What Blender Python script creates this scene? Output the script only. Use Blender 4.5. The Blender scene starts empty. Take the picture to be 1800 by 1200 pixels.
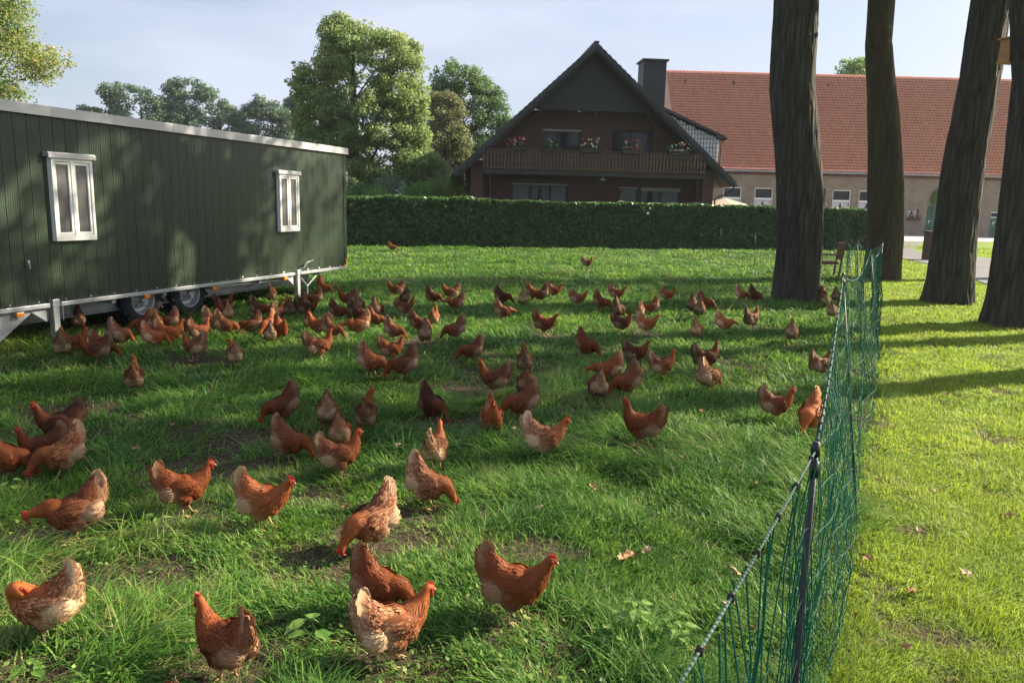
import bpy, math, random
import numpy as np
from mathutils import Vector, Matrix
R = math.radians
sc = bpy.context.scene
COL = sc.collection

# ---------------------------------------------------------------- camera
FPX, CAM_H = 1352.0, 2.0
PITCH, ROLL = math.atan(241 / FPX), 0.0235
FWD = Vector((0, math.cos(PITCH), -math.sin(PITCH)))
_r0, _u0 = Vector((1, 0, 0)), Vector((0, math.sin(PITCH), math.cos(PITCH)))
RGT = _r0 * math.cos(ROLL) + _u0 * math.sin(ROLL)
UPV = _u0 * math.cos(ROLL) - _r0 * math.sin(ROLL)
cd = bpy.data.cameras.new("camera")
cam = bpy.data.objects.new("camera", cd)
COL.objects.link(cam)
cd.sensor_width = 36.0
cd.lens = FPX / 1800 * 36
cd.clip_start, cd.clip_end = 0.05, 3000
m = Matrix((RGT, UPV, -FWD)).transposed().to_4x4()
m.translation = (0, 0, CAM_H)
cam.matrix_world = m
sc.camera = cam

# ---------------------------------------------------------------- sun, sky, exposure
SUN_AZ, SUN_EL = R(20), R(30)          # azimuth measured from +X towards +Y
SUND = Vector((math.cos(SUN_EL) * math.cos(SUN_AZ), math.cos(SUN_EL) * math.sin(SUN_AZ), math.sin(SUN_EL)))
sl = bpy.data.lights.new("sun", "SUN")
sl.energy, sl.angle, sl.color = 5.0, R(0.6), (1.0, 0.87, 0.66)
so = bpy.data.objects.new("sun", sl)
COL.objects.link(so)
so.rotation_euler = SUND.to_track_quat('Z', 'Y').to_euler()
so.location = (40, 20, 40)
w = bpy.data.worlds.new("World")
sc.world = w
w.use_nodes = True
wt = w.node_tree
wt.nodes.clear()
sky = wt.nodes.new("ShaderNodeTexSky")
sky.sky_type = 'NISHITA'
sky.sun_disc = False
sky.sun_elevation = SUN_EL
sky.sun_rotation = math.pi / 2 - SUN_AZ
sky.air_density, sky.dust_density, sky.ozone_density = 1.0, 2.2, 1.5
tc = wt.nodes.new("ShaderNodeTexCoord")
mp = wt.nodes.new("ShaderNodeMapping")
mp.inputs["Scale"].default_value = (1.0, 1.0, 3.2)
wt.links.new(tc.outputs["Generated"], mp.inputs["Vector"])
nz = wt.nodes.new("ShaderNodeTexNoise")
nz.inputs["Scale"].default_value = 2.1
nz.inputs["Detail"].default_value = 5
nz.inputs["Roughness"].default_value = 0.52
wt.links.new(mp.outputs[0], nz.inputs["Vector"])
cr = wt.nodes.new("ShaderNodeValToRGB")
cr.color_ramp.elements[0].position, cr.color_ramp.elements[0].color = 0.34, (0.25,) * 3 + (1,)
cr.color_ramp.elements[1].position, cr.color_ramp.elements[1].color = 0.62, (0.93,) * 3 + (1,)
wt.links.new(nz.outputs["Fac"], cr.inputs[0])
mx = wt.nodes.new("ShaderNodeMix")
mx.data_type = 'RGBA'
wt.links.new(cr.outputs[0], mx.inputs[0])
wt.links.new(sky.outputs[0], mx.inputs[6])
mx.inputs[7].default_value = (4.9, 5.25, 6.4, 1)      # thin high cloud
bg = wt.nodes.new("ShaderNodeBackground")
bg.inputs[1].default_value = 0.052
wt.links.new(mx.outputs[2], bg.inputs[0])
wo = wt.nodes.new("ShaderNodeOutputWorld")
wt.links.new(bg.outputs[0], wo.inputs[0])
vs = sc.view_settings
vs.view_transform, vs.look, vs.exposure, vs.gamma = 'Standard', 'None', 1.62, 1.0
sc.render.film_transparent = False
cy = sc.cycles
cy.volume_bounces = 0
cy.volume_step_rate = 8
cy.max_bounces, cy.diffuse_bounces, cy.glossy_bounces, cy.transmission_bounces, cy.transparent_max_bounces = 5, 3, 2, 4, 6
cy.use_denoising = True
cy.sample_clamp_indirect = 6.0

# ---------------------------------------------------------------- helpers
def ray(x, y):
    return (FWD * FPX + RGT * (x - 900) + UPV * (600 - y)).normalized()

def gpt(x, y):                       # the spot on the ground seen at a point of the photograph
    v = ray(x, y)
    t = -CAM_H / v.z
    return Vector((v.x * t, v.y * t, 0))

def tag(o, label=None, cat=None, group=None, kind=None):
    if label: o["label"] = label
    if cat: o["category"] = cat
    if group: o["group"] = group
    if kind: o["kind"] = kind
    return o

def empty(name, loc, rz=0.0, label=None, cat=None, group=None):
    o = bpy.data.objects.new(name, None)
    o.empty_display_size = 0.2
    COL.objects.link(o)
    o.location = loc
    o.rotation_euler = (0, 0, rz)
    return tag(o, label, cat, group)

def link(name, me, parent=None, mats=None):
    if mats:
        for mm in (mats if isinstance(mats, (list, tuple)) else [mats]):
            me.materials.append(mm)
    o = bpy.data.objects.new(name, me)
    COL.objects.link(o)
    if parent: o.parent = parent
    return o

class MB:
    """collects shapes, then links them as ONE mesh object"""
    def __init__(s):
        s.v, s.f, s.m, s.mi = [], [], [], 0
    def add(s, vs_, fs):
        n = len(s.v)
        s.v += [tuple(p) for p in vs_]
        s.f += [tuple(i + n for i in f) for f in fs]
        s.m += [s.mi] * len(fs)
        return s
    def box(s, x0, x1, y0, y1, z0, z1, mtx=None):
        vv = [Vector((x, y, z)) for z in (z0, z1) for y in (y0, y1) for x in (x0, x1)]
        if mtx: vv = [mtx @ p for p in vv]
        return s.add(vv, [(0, 2, 3, 1), (4, 5, 7, 6), (0, 1, 5, 4), (2, 6, 7, 3), (0, 4, 6, 2), (1, 3, 7, 5)])
    def prism(s, poly, a, b, axis='y'):
        """closed polygon in the two other axes, extruded along axis from a to b"""
        n = len(poly)
        def P(p, t):
            return {'y': (p[0], t, p[1]), 'x': (t, p[0], p[1]), 'z': (p[0], p[1], t)}[axis]
        vv = [P(p, a) for p in poly] + [P(p, b) for p in poly]
        fs = [tuple(range(n)), tuple(range(2 * n - 1, n - 1, -1))]
        fs += [(i, i + n, (i + 1) % n + n, (i + 1) % n) for i in range(n)]
        return s.add(vv, fs)
    def tube(s, pts, rad, seg=8, caps=True, flat=1.0):
        pts = [Vector(p) for p in pts]
        if not isinstance(rad, (list, tuple)): rad = [rad] * len(pts)
        n0 = None
        rings = []
        for i, p in enumerate(pts):
            t = (pts[min(i + 1, len(pts) - 1)] - pts[max(i - 1, 0)]).normalized()
            if n0 is None:
                n0 = t.cross(Vector((0, 0, 1)) if abs(t.z) < 0.9 else Vector((1, 0, 0))).normalized()
            n0 = (n0 - t * n0.dot(t)).normalized()
            b = t.cross(n0)
            rings.append([p + (n0 * math.cos(2 * math.pi * k / seg) + b * math.sin(2 * math.pi * k / seg) * flat) * rad[i] for k in range(seg)])
        vv = [q for r_ in rings for q in r_]
        fs = [(i * seg + k, i * seg + (k + 1) % seg, (i + 1) * seg + (k + 1) % seg, (i + 1) * seg + k) for i in range(len(pts) - 1) for k in range(seg)]
        if caps:
            fs += [tuple(range(seg - 1, -1, -1)), tuple((len(pts) - 1) * seg + k for k in range(seg))]
        return s.add(vv, fs)
    def lathe(s, prof, c=(0, 0, 0), seg=24, axis='z'):
        vv, fs = [], []
        for r_, h in prof:
            for k in range(seg):
                a = 2 * math.pi * k / seg
                p = (r_ * math.cos(a), r_ * math.sin(a), h)
                if axis == 'y': p = (p[0], h, p[1])
                if axis == 'x': p = (h, p[0], p[1])
                vv.append((p[0] + c[0], p[1] + c[1], p[2] + c[2]))
        for i in range(len(prof) - 1):
            for k in range(seg):
                fs.append((i * seg + k, i * seg + (k + 1) % seg, (i + 1) * seg + (k + 1) % seg, (i + 1) * seg + k))
        return s.add(vv, fs)
    def ball(s, c, r, seg=10, rings=6):
        rx, ry, rz = r if isinstance(r, (tuple, list)) else (r, r, r)
        vv, fs = [], []
        for i in range(rings + 1):
            t = math.pi * i / rings
            for k in range(seg):
                a = 2 * math.pi * k / seg
                vv.append((c[0] + rx * math.sin(t) * math.cos(a), c[1] + ry * math.sin(t) * math.sin(a), c[2] + rz * math.cos(t)))
        for i in range(rings):
            for k in range(seg):
                fs.append((i * seg + k, (i + 1) * seg + k, (i + 1) * seg + (k + 1) % seg, i * seg + (k + 1) % seg))
        return s.add(vv, fs)
    def mesh(s, name, mats=None, smooth=False):
        me = bpy.data.meshes.new(name)
        me.from_pydata(s.v, [], s.f)
        if mats:
            for mm in (mats if isinstance(mats, (list, tuple)) else [mats]): me.materials.append(mm)
        if any(s.m): me.polygons.foreach_set("material_index", s.m)
        if smooth: me.polygons.foreach_set("use_smooth", [True] * len(s.f))
        me.update()
        return me
    def build(s, name, mats, parent=None, smooth=False):
        o = bpy.data.objects.new(name, s.mesh(name, mats, smooth))
        COL.objects.link(o)
        if parent: o.parent = parent
        return o

def bevel(o, w_=0.01, seg=2, ang=35):
    b = o.modifiers.new("bevel", 'BEVEL')
    b.width, b.segments, b.limit_method, b.angle_limit = w_, seg, 'ANGLE', R(ang)
    return o

def np_mesh(name, verts, faces_flat, sizes, attrs=None, mat=None, smooth=False):
    """fast mesh: verts (n,3), faces as a flat index array with a size per face"""
    me = bpy.data.meshes.new(name)
    me.vertices.add(len(verts))
    me.vertices.foreach_set("co", np.ascontiguousarray(verts, dtype=np.float32).ravel())
    me.loops.add(len(faces_flat))
    me.loops.foreach_set("vertex_index", np.ascontiguousarray(faces_flat, dtype=np.int32))
    me.polygons.add(len(sizes))
    starts = np.zeros(len(sizes), dtype=np.int32)
    starts[1:] = np.cumsum(sizes)[:-1]
    me.polygons.foreach_set("loop_start", starts)
    me.polygons.foreach_set("loop_total", np.asarray(sizes, dtype=np.int32))
    if smooth: me.polygons.foreach_set("use_smooth", np.ones(len(sizes), dtype=bool))
    for k, a in (attrs or {}).items():
        if a.ndim == 1:
            at = me.attributes.new(k, 'FLOAT', 'POINT')
            at.data.foreach_set("value", a.astype(np.float32))
        else:
            at = me.attributes.new(k, 'FLOAT_COLOR', 'POINT')
            at.data.foreach_set("color", np.ascontiguousarray(a, dtype=np.float32).ravel())
    me.update(calc_edges=True)
    if mat: me.materials.append(mat)
    return me

def vnoise(x, y, s, seed=0):
    """smooth value noise, 0..1, feature size s"""
    rs = np.random.RandomState(seed)
    T = rs.rand(256, 256)
    u, v = x / s + 1000.37, y / s + 1000.91
    i, j = np.floor(u).astype(int), np.floor(v).astype(int)
    fx, fy = u - i, v - j
    fx, fy = fx * fx * (3 - 2 * fx), fy * fy * (3 - 2 * fy)
    g = lambda a, b: T[a & 255, b & 255]
    return (g(i, j) * (1 - fx) + g(i + 1, j) * fx) * (1 - fy) + (g(i, j + 1) * (1 - fx) + g(i + 1, j + 1) * fx) * fy

def fbm(x, y, s, seed=0, o=4):
    t, a, n = 0, 1, 0
    for k in range(o):
        t = t + vnoise(x, y, s / 2 ** k, seed + k) * a
        n += a
        a *= 0.5
    return t / n

# ---------------------------------------------------------------- materials
class NT:
    def __init__(s, name):
        s.m = bpy.data.materials.new(name)
        s.m.use_nodes = True
        s.t = s.m.node_tree
        s.b = s.t.nodes["Principled BSDF"]
        s.out = s.t.nodes["Material Output"]
    def n(s, typ, props=None, **ins):
        d = s.t.nodes.new("ShaderNode" + typ)
        for k, v in (props or {}).items(): setattr(d, k, v)
        for k, v in ins.items():
            k = int(k[1:]) if k[0] == 'i' and k[1:].isdigit() else k.replace('_', ' ')
            s.set(d.inputs[k], v)
        return d
    def set(s, sock, v):
        if isinstance(v, bpy.types.NodeSocket): s.t.links.new(v, sock)
        elif isinstance(v, tuple) and len(v) == 3 and sock.type == 'RGBA': sock.default_value = v + (1,)
        else: sock.default_value = v
    def coord(s, which="Object", scale=None, rot=None):
        c = s.n("TexCoord").outputs[which]
        if scale or rot:
            mm = s.n("Mapping", Vector=c)
            if scale: mm.inputs["Scale"].default_value = scale
            if rot: mm.inputs["Rotation"].default_value = rot
            c = mm.outputs[0]
        return c
    def noise(s, vec, scale, detail=4, rough=.55, dist=0):
        return s.n("TexNoise", Vector=vec, Scale=scale, Detail=detail, Roughness=rough, Distortion=dist).outputs["Fac"]
    def ramp(s, fac, stops):
        r_ = s.n("ValToRGB", i0=fac)
        e = r_.color_ramp.elements
        while len(e) < len(stops): e.new(0.5)
        for el, (p, c) in zip(e, stops):
            el.position = p
            el.color = (c if isinstance(c, tuple) else (c,) * 3) + (1,)
        return r_.outputs[0]
    def mix(s, fac, a, b, mode='MIX'):
        d = s.n("Mix", dict(data_type='RGBA', blend_type=mode))
        s.set(d.inputs[0], fac); s.set(d.inputs[6], a); s.set(d.inputs[7], b)
        return d.outputs[2]
    def math(s, op, a, b=0.0):
        d = s.n("Math", dict(operation=op))
        s.set(d.inputs[0], a); s.set(d.inputs[1], b)
        return d.outputs[0]
    def bump(s, h, strength=.3, dist=.01, normal=None):
        d = s.n("Bump", Height=h, Strength=strength, Distance=dist)
        if normal is not None: s.set(d.inputs["Normal"], normal)
        s.set(s.b.inputs["Normal"], d.outputs[0])
        return d.outputs[0]
    def done(s, color=None, rough=None, metal=None, spec=None):
        if color is not None: s.set(s.b.inputs["Base Color"], color)
        if rough is not None: s.set(s.b.inputs["Roughness"], rough)
        if metal is not None: s.set(s.b.inputs["Metallic"], metal)
        if spec is not None: s.set(s.b.inputs["Specular IOR Level"], spec)
        return s.m
    def translucent(s, color, fac=.3):
        tr = s.n("BsdfTranslucent", Color=color)
        mxs = s.n("MixShader", i0=fac)
        s.t.links.new(s.b.outputs[0], mxs.inputs[1])
        s.t.links.new(tr.outputs[0], mxs.inputs[2])
        s.t.links.new(mxs.outputs[0], s.out.inputs[0])

def simple(name, col, rough=.6, metal=0.0, var=.12, scale=6.0, bump=.1, spec=.5):
    t = NT(name)
    c = t.coord()
    n1 = t.noise(c, scale, 5)
    n2 = t.noise(c, scale * 9, 3)
    lo = tuple(x * (1 - var * 1.6) for x in col)
    hi = tuple(min(1, x * (1 + var * 1.6)) for x in col)
    col2 = t.mix(n2, t.ramp(n1, [(.3, lo), (.7, hi)]), tuple(x * .8 for x in col), 'MIX')
    if bump: t.bump(n2, bump, .004)
    return t.done(t.mix(.35, t.ramp(n1, [(.3, lo), (.7, hi)]), col2), rough, metal, spec)

M = {}
def leafmat(name, c1, c2, c3, trans=.35, rough=.55):
    """foliage: three leaf colours chosen by the leaf's own random number"""
    t = NT(name)
    r_ = t.n("Attribute", dict(attribute_name="rnd")).outputs["Fac"]
    c = t.ramp(r_, [(0.05, c1), (.55, c2), (1.0, c3)])
    t.translucent(t.mix(.5, c, tuple(min(1, x * 1.6) for x in c2)), trans)
    return t.done(c, rough, 0, .35)

def brick(name, c1, c2, mortar, bw=.24, bh=.075, msize=.012, rot=None, rough=.85, stain=.4):
    t = NT(name)
    geo = t.coord()
    xyz = t.n("SeparateXYZ", Vector=geo)
    hor = t.math('ADD', xyz.outputs[0], xyz.outputs[1])
    v = t.n("CombineXYZ", X=hor, Y=xyz.outputs[2], Z=0.0).outputs[0]
    br = t.n("TexBrick", Vector=v, Color1=c1, Color2=c2, Mortar=mortar, Scale=1.0)
    br.inputs["Mortar Size"].default_value = msize
    br.inputs["Brick Width"].default_value = bw
    br.inputs["Row Height"].default_value = bh
    n1 = t.noise(geo, 1.3, 5)
    n2 = t.noise(geo, 9, 4)
    n4 = t.noise(geo, .45, 6, .65)
    c = t.mix(stain, br.outputs["Color"], t.ramp(n1, [(.25, tuple(x * .55 for x in c1)), (.75, tuple(min(1, x * 1.3) for x in c2))]))
    c = t.mix(t.math('MULTIPLY', n2, .35), c, tuple(x * .5 for x in c2))
    c = t.mix(t.ramp(n4, [(.42, 0.0), (.68, stain * 1.3)]), c, tuple(x * .55 for x in c2))
    t.bump(t.math('ADD', t.math('MULTIPLY', br.outputs["Fac"], -1.0), t.math('MULTIPLY', n2, .5)), .5, .01)
    return t.done(c, rough)

def make_materials():
    M['galv'] = simple("galvanised_steel", (.50, .53, .56), .42, .75, .12, 5, .05)
    M['galv_dull'] = simple("dull_galvanised_steel", (.30, .32, .34), .55, .5, .2, 3, .1)
    M['alu'] = simple("aluminium_fascia", (.50, .50, .52), .42, .45, .05, 2, .02)
    M['white'] = simple("white_window_plastic", (.80, .80, .77), .35, 0, .03, 3, .02)
    M['rubber'] = simple("black_tyre_rubber", (.022, .022, .024), .75, 0, .3, 12, .3)
    M['rim'] = simple("silver_wheel_steel", (.50, .51, .52), .4, .5, .06, 5, .03)
    M['black'] = simple("black_plastic", (.015, .015, .017), .5, 0, .2, 20, .1)
    M['orange'] = simple("orange_reflector", (.85, .22, .02), .25, 0, .05, 8, 0)
    M['redknob'] = simple("red_plastic", (.65, .03, .02), .35, 0, .05, 8, 0)
    M['yellow'] = simple("yellow_marker_paint", (.75, .42, .02), .45, 0, .05, 8, 0)
    M['bolt'] = simple("zinc_bolt_heads", (.7, .7, .7), .3, .7, .05, 8, 0)
    # trailer paint
    t = NT("dark_green_coated_steel")
    c = t.coord(scale=(1, 1, .18))
    n1 = t.noise(c, 3.5, 5)
    n2 = t.noise(t.coord(), 30, 3)
    col = t.ramp(n1, [(.3, (.015, .031, .017)), (.7, (.025, .046, .025))])
    xz = t.n("SeparateXYZ", Vector=t.coord())
    low = t.n("MapRange", Value=xz.outputs[2]); low.inputs[1].default_value = 1.25; low.inputs[2].default_value = .5
    splash = t.math('MULTIPLY', low.outputs[0], t.ramp(t.noise(t.coord(), 14, 6, .7), [(.45, 0.0), (.72, 1.0)]))
    streak = t.ramp(t.noise(t.coord(scale=(1, 1, .035)), 9, 4, .6), [(.52, 0.0), (.80, .22)])
    col = t.mix(streak, col, (.040, .056, .038))
    col = t.mix(t.math('MULTIPLY', splash, .55), col, (.12, .10, .07))
    t.bump(n1, .08, .01)
    M['green'] = t.done(col, t.math('ADD', t.math('MULTIPLY', n2, .2), .27), 0, .5)
    # dark window glass
    t = NT("window_glass")
    n1 = t.noise(t.coord(), 1.2, 3)
    t.bump(n1, .05, .05)
    M['glass'] = t.done(t.ramp(n1, [(.3, (.006, .009, .012)), (.7, (.016, .020, .024))]), .06, 0, .35)
    t = NT("net_screen_behind_glass")
    n1 = t.noise(t.coord(scale=(1, 1, .3)), 4, 3)
    M['screen'] = t.done(t.ramp(n1, [(.3, (.05, .05, .055)), (.7, (.12, .12, .125))]), .18, 0, .6)
    M['curtain'] = simple("pale_curtain_cloth", (.17, .18, .18), .9, 0, .1, 6, .2)
    M['curtain_w'] = simple("white_curtain_cloth", (.62, .64, .68), .9, 0, .1, 6, .2)
    M['dark_wood'] = simple("dark_stained_timber", (.035, .028, .024), .6, 0, .25, 4, .3)
    t = NT("brown_balcony_timber")
    c = t.coord(scale=(6, 6, .6))
    n1 = t.noise(c, 3, 5)
    t.bump(n1, .4, .01)
    M['balc'] = t.done(t.ramp(n1, [(.3, (.060, .036, .020)), (.7, (.125, .078, .045))]), .65)
    t = NT("weathered_teak")
    c = t.coord(scale=(8, 1, 8))
    n1 = t.noise(c, 3, 5)
    t.bump(n1, .4, .01)
    M['teak'] = t.done(t.ramp(n1, [(.3, (.08, .045, .027)), (.7, (.17, .10, .058))]), .6)
    M['brick_house'] = brick("red_brown_house_brick", (.125, .058, .034), (.088, .043, .028), (.08, .058, .045), stain=.25)
    M['brick_barn'] = brick("pale_old_barn_brick", (.36, .29, .215), (.22, .165, .12), (.30, .27, .23), .5, .16, .03, stain=.4)
    M['brick_dark'] = brick("dark_brick_band", (.11, .04, .035), (.08, .03, .028), (.2, .16, .13), .26, .08, .014)
    # slate/shingle cladding
    t = NT("dark_slate_cladding")
    g = t.coord()
    xyz = t.n("SeparateXYZ", Vector=g)
    v = t.n("CombineXYZ", X=t.math('ADD', xyz.outputs[0], xyz.outputs[1]), Y=xyz.outputs[2], Z=0.0).outputs[0]
    br = t.n("TexBrick", Vector=v, Color1=(.010, .011, .014), Color2=(.017, .018, .022), Mortar=(.008, .008, .01), Scale=1.0)
    br.inputs["Brick Width"].default_value = .3
    br.inputs["Row Height"].default_value = .17
    br.inputs["Mortar Size"].default_value = .012
    t.bump(t.math('MULTIPLY', br.outputs["Fac"], -1.0), .5, .01)
    M['slate'] = t.done(br.outputs["Color"], .5)
    M['rooftile_dark'] = simple("dark_grey_roof_tile", (.034, .035, .040), .45, 0, .3, 3, .3)
    t = NT("red_clay_tile")
    g = t.coord()
    n1 = t.noise(g, .35, 5)
    n2 = t.noise(g, 3.1, 3)
    n3 = t.noise(g, .12, 3)
    c = t.ramp(n2, [(.25, (.66, .24, .14)), (.5, (.84, .36, .23)), (.8, (.90, .50, .35))])
    c = t.mix(t.math('MULTIPLY', n1, .55), c, (.68, .30, .22))
    c = t.mix(t.ramp(n3, [(.45, 0.0), (.75, .35)]), c, (.84, .50, .40))
    t.bump(n2, .2, .02)
    M['rooftile_red'] = t.done(c, .62, 0, .35)
    M['door_green'] = simple("green_door_paint", (.01, .11, .075), .4, 0, .1, 2, .05)
    M['bark'] = bark("furrowed_brown_bark", (.070, .062, .050), (.006, .0055, .005), (.042, .048, .028), .35)
    M['bark_moss'] = bark("mossy_smooth_bark", (.060, .048, .026), (.018, .014, .009), (.075, .066, .014), .25)
    M['bark_far'] = simple("grey_brown_bark", (.06, .05, .04), .9, 0, .3, 4, .5)
    M['concrete'] = simple("pale_concrete_paving", (.46, .42, .38), .9, 0, .1, .5, .1)
    M['asphalt'] = simple("grey_asphalt", (.115, .115, .12), .85, 0, .18, .8, .2)
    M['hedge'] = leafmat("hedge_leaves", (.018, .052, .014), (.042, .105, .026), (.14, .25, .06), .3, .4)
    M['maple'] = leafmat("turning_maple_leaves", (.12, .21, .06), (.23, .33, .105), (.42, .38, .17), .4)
    M['leaf_a'] = leafmat("mid_green_leaves", (.07, .14, .045), (.13, .215, .075), (.22, .30, .11), .35)
    M['leaf_b'] = leafmat("olive_tan_leaves", (.13, .16, .06), (.19, .21, .09), (.27, .26, .13), .35)
    M['leaf_far'] = leafmat("far_oak_leaves", (.075, .135, .085), (.12, .19, .115), (.18, .25, .13), .3)  # lightened colour paints some of the distance haze into far crowns
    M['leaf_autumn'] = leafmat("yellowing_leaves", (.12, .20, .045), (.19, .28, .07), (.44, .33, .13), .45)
    M['leaf_light'] = leafmat("fresh_green_leaves", (.06, .14, .025), (.12, .24, .04), (.22, .34, .08), .4)
    M['hang_leaf'] = leafmat("geranium_leaves", (.02, .06, .015), (.04, .10, .025), (.07, .15, .04), .25)
    M['pink'] = simple("pink_petals", (.75, .10, .22), .6, 0, .1, 30, 0)
    M['redp'] = simple("red_petals", (.62, .025, .03), .6, 0, .1, 30, 0)
    M['whitep'] = simple("white_petals", (.85, .85, .85), .6, 0, .04, 30, 0)
    M['violet'] = simple("violet_petals", (.45, .05, .32), .6, 0, .1, 30, 0)
    M['parasol'] = simple("cream_parasol_cloth", (.50, .37, .28), .8, 0, .05, 2, .1)
    M['boxwood'] = simple("orange_brown_plywood", (.42, .20, .07), .6, 0, .12, 4, .1)

def bark(name, hi, lo, moss, mossf):
    t = NT(name)
    c = t.coord(scale=(1, 1, .10))
    vo = t.n("TexVoronoi", dict(feature='DISTANCE_TO_EDGE'), Vector=t.n("Mapping", Vector=c).outputs[0], Scale=10.0)
    nn = t.noise(c, 7, 6, .65, .6)
    nf = t.noise(t.coord(), 34, 4)
    h = t.math('ADD', t.math('MULTIPLY', vo.outputs["Distance"], 1.4), t.math('MULTIPLY', nn, .9))
    col = t.ramp(h, [(.38, lo), (.62, tuple((a + b) / 2 for a, b in zip(lo, hi))), (.95, hi)])
    mo = t.noise(t.coord(scale=(1, 1, .5)), 1.4, 4)
    col = t.mix(t.ramp(mo, [(.42, 0.0), (.68, mossf)]), col, moss)
    col = t.mix(t.math('MULTIPLY', nf, .35), col, tuple(x * 1.25 for x in hi))
    t.bump(t.math('ADD', h, t.math('MULTIPLY', nf, .35)), 1.0, .035)
    return t.done(col, .9, 0, .25)
make_materials()
# ================================================================ foliage
def leaf_cloud(rs, P, N, size, sizevar=.3, aspect=.62, spread=.9):
    """one folded four-cornered leaf per point"""
    n = len(P)
    N = N + rs.normal(0, spread, (n, 3))
    N /= np.linalg.norm(N, axis=1)[:, None] + 1e-9
    D = np.cross(N, rs.normal(0, 1, (n, 3)))
    D /= np.linalg.norm(D, axis=1)[:, None] + 1e-9
    S = np.cross(N, D)
    L = size * rs.uniform(1 - sizevar, 1 + sizevar, n)[:, None]
    V = np.zeros((n, 4, 3))
    V[:, 0] = P - D * L * .5
    V[:, 1] = P + S * L * aspect * .5 + N * L * .12
    V[:, 2] = P + D * L * .5
    V[:, 3] = P - S * L * aspect * .5 + N * L * .12
    idx = np.arange(n * 4)
    return V.reshape(-1, 3), idx, np.full(n, 4)

def leafy(rs, clusters, n, size, mat, name, parent=None, shell=(.5, 1.05), up=.35, rndbias=None, spread=.9):
    C = np.array([c[0] for c in clusters], float)
    Q = np.array([c[1] if isinstance(c[1], (tuple, list)) else (c[1],) * 3 for c in clusters], float)
    wgt = (Q[:, 0] * Q[:, 2]); wgt = wgt / wgt.sum()
    k = rs.choice(len(C), n, p=wgt)
    D = rs.normal(0, 1, (n, 3)); D /= np.linalg.norm(D, axis=1)[:, None]
    r_ = rs.uniform(shell[0] ** 2, shell[1] ** 2, n) ** .5
    P = C[k] + D * Q[k] * r_[:, None]
    N = D.copy(); N[:, 2] += up
    V, idx, sz = leaf_cloud(rs, P, N, size, spread=spread)
    crnd = rs.rand(len(C))
    rnd = np.clip(.55 * rs.rand(n) + .45 * crnd[k] + (0 if rndbias is None else rndbias(P)), 0, 1)
    me = np_mesh(name, V, idx, sz, {"rnd": np.repeat(rnd, 4)}, M[mat] if isinstance(mat, str) else mat)
    return link(name, me, parent)

def limb_mesh(trunk_pts, trunk_r, ends, rs, mb=None, seg=12, lr=.3):
    mb = mb or MB()
    mb.tube(trunk_pts, trunk_r, seg)
    tp = [Vector(p) for p in trunk_pts]
    for e in ends:
        e = Vector(e)
        zt = max(tp[0].z + .35 * (tp[-1].z - tp[0].z), min(tp[-1].z, e.z - .5 * (e - tp[-1]).length - .3))
        b = min(range(len(tp)), key=lambda i: abs(tp[i].z - zt))
        r0 = trunk_r[b] * lr if isinstance(trunk_r, list) else trunk_r * lr
        p0 = tp[b]
        mid = p0.lerp(e, .5) + Vector((rs.normal(0, .12), rs.normal(0, .12), .12)) * (e - p0).length
        q = [p0, p0.lerp(mid, .5) + Vector((0, 0, -.02)), mid, mid.lerp(e, .6), e]
        mb.tube(q, [r0, r0 * .8, r0 * .55, r0 * .35, r0 * .12], 7, False)
    return mb

def tree(name, base, profile, leafn, leafs, mat, label, group=None, seed=0, ncl=60, crad=(.5, 1.1), trunk_r=.3, depth=.5, bark_="bark_far", clean=0, cat="tree", rndbias=None, trunk_pts=None, trunk_rs=None, shell=(.25, 1.22)):
    """profile: (height, x min, x max) in world coordinates, the outline of the crown"""
    rs = np.random.RandomState(seed)
    bx, by = base
    root = empty(name, (bx, by, 0), 0, label, cat, group)
    prof = sorted(profile)
    zs = [p[0] for p in prof]
    cl = []
    tries = 0
    while len(cl) < ncl and tries < 20000:
        tries += 1
        z = rs.uniform(zs[0], zs[-1])
        a, b = np.interp(z, zs, [p[1] for p in prof]), np.interp(z, zs, [p[2] for p in prof])
        wdt = b - a
        if rs.rand() > wdt / max(p[2] - p[1] for p in prof) + .05: continue
        r_ = rs.uniform(*crad)
        r_ = min(r_, wdt * .42)
        u = rs.uniform(-1, 1)
        u = math.copysign(abs(u) ** .75, u)
        x = (a + b) / 2 + u * (wdt / 2 - r_ * .8)
        y = by + rs.uniform(-1, 1) * math.sqrt(max(.05, 1 - u * u)) * (wdt / 2) * depth
        cl.append(((x - bx, y - by, z), (r_ * rs.uniform(.9, 1.25), r_ * rs.uniform(.9, 1.2), r_ * rs.uniform(.6, .85))))
    for _ in range(int(ncl * .35)):      # stray sprays past the outline
        (x_, y_, z_), r3 = cl[rs.randint(ncl)]
        o_ = Vector((x_, y_, (z_ - (zs[0] + zs[-1]) / 2))).normalized() * rs.uniform(.5, 1.1) * crad[1]
        q_ = crad[0] * rs.uniform(.35, .7)
        cl.append(((x_ + o_.x, y_ + o_.y, z_ + o_.z * .8), (q_ * 1.3, q_, q_ * .7)))
    leafy(rs, cl, leafn, leafs, mat, "crown", root, rndbias=rndbias, shell=shell)
    top = zs[-1]
    tp = trunk_pts or [(0, 0, -.2), (.03, 0, top * .2), (-.05, .05, top * .4), (.05, 0, top * .62), (0, 0, top * .85)]
    tr = trunk_rs or [trunk_r * 1.3, trunk_r, trunk_r * .85, trunk_r * .5, trunk_r * .12]
    ends = [cl[i][0] for i in rs.choice(len(cl), min(len(cl), 22), replace=False)]
    limb_mesh(tp, tr, ends, rs).build("trunk", M[bark_], root, True)
    return root
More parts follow.
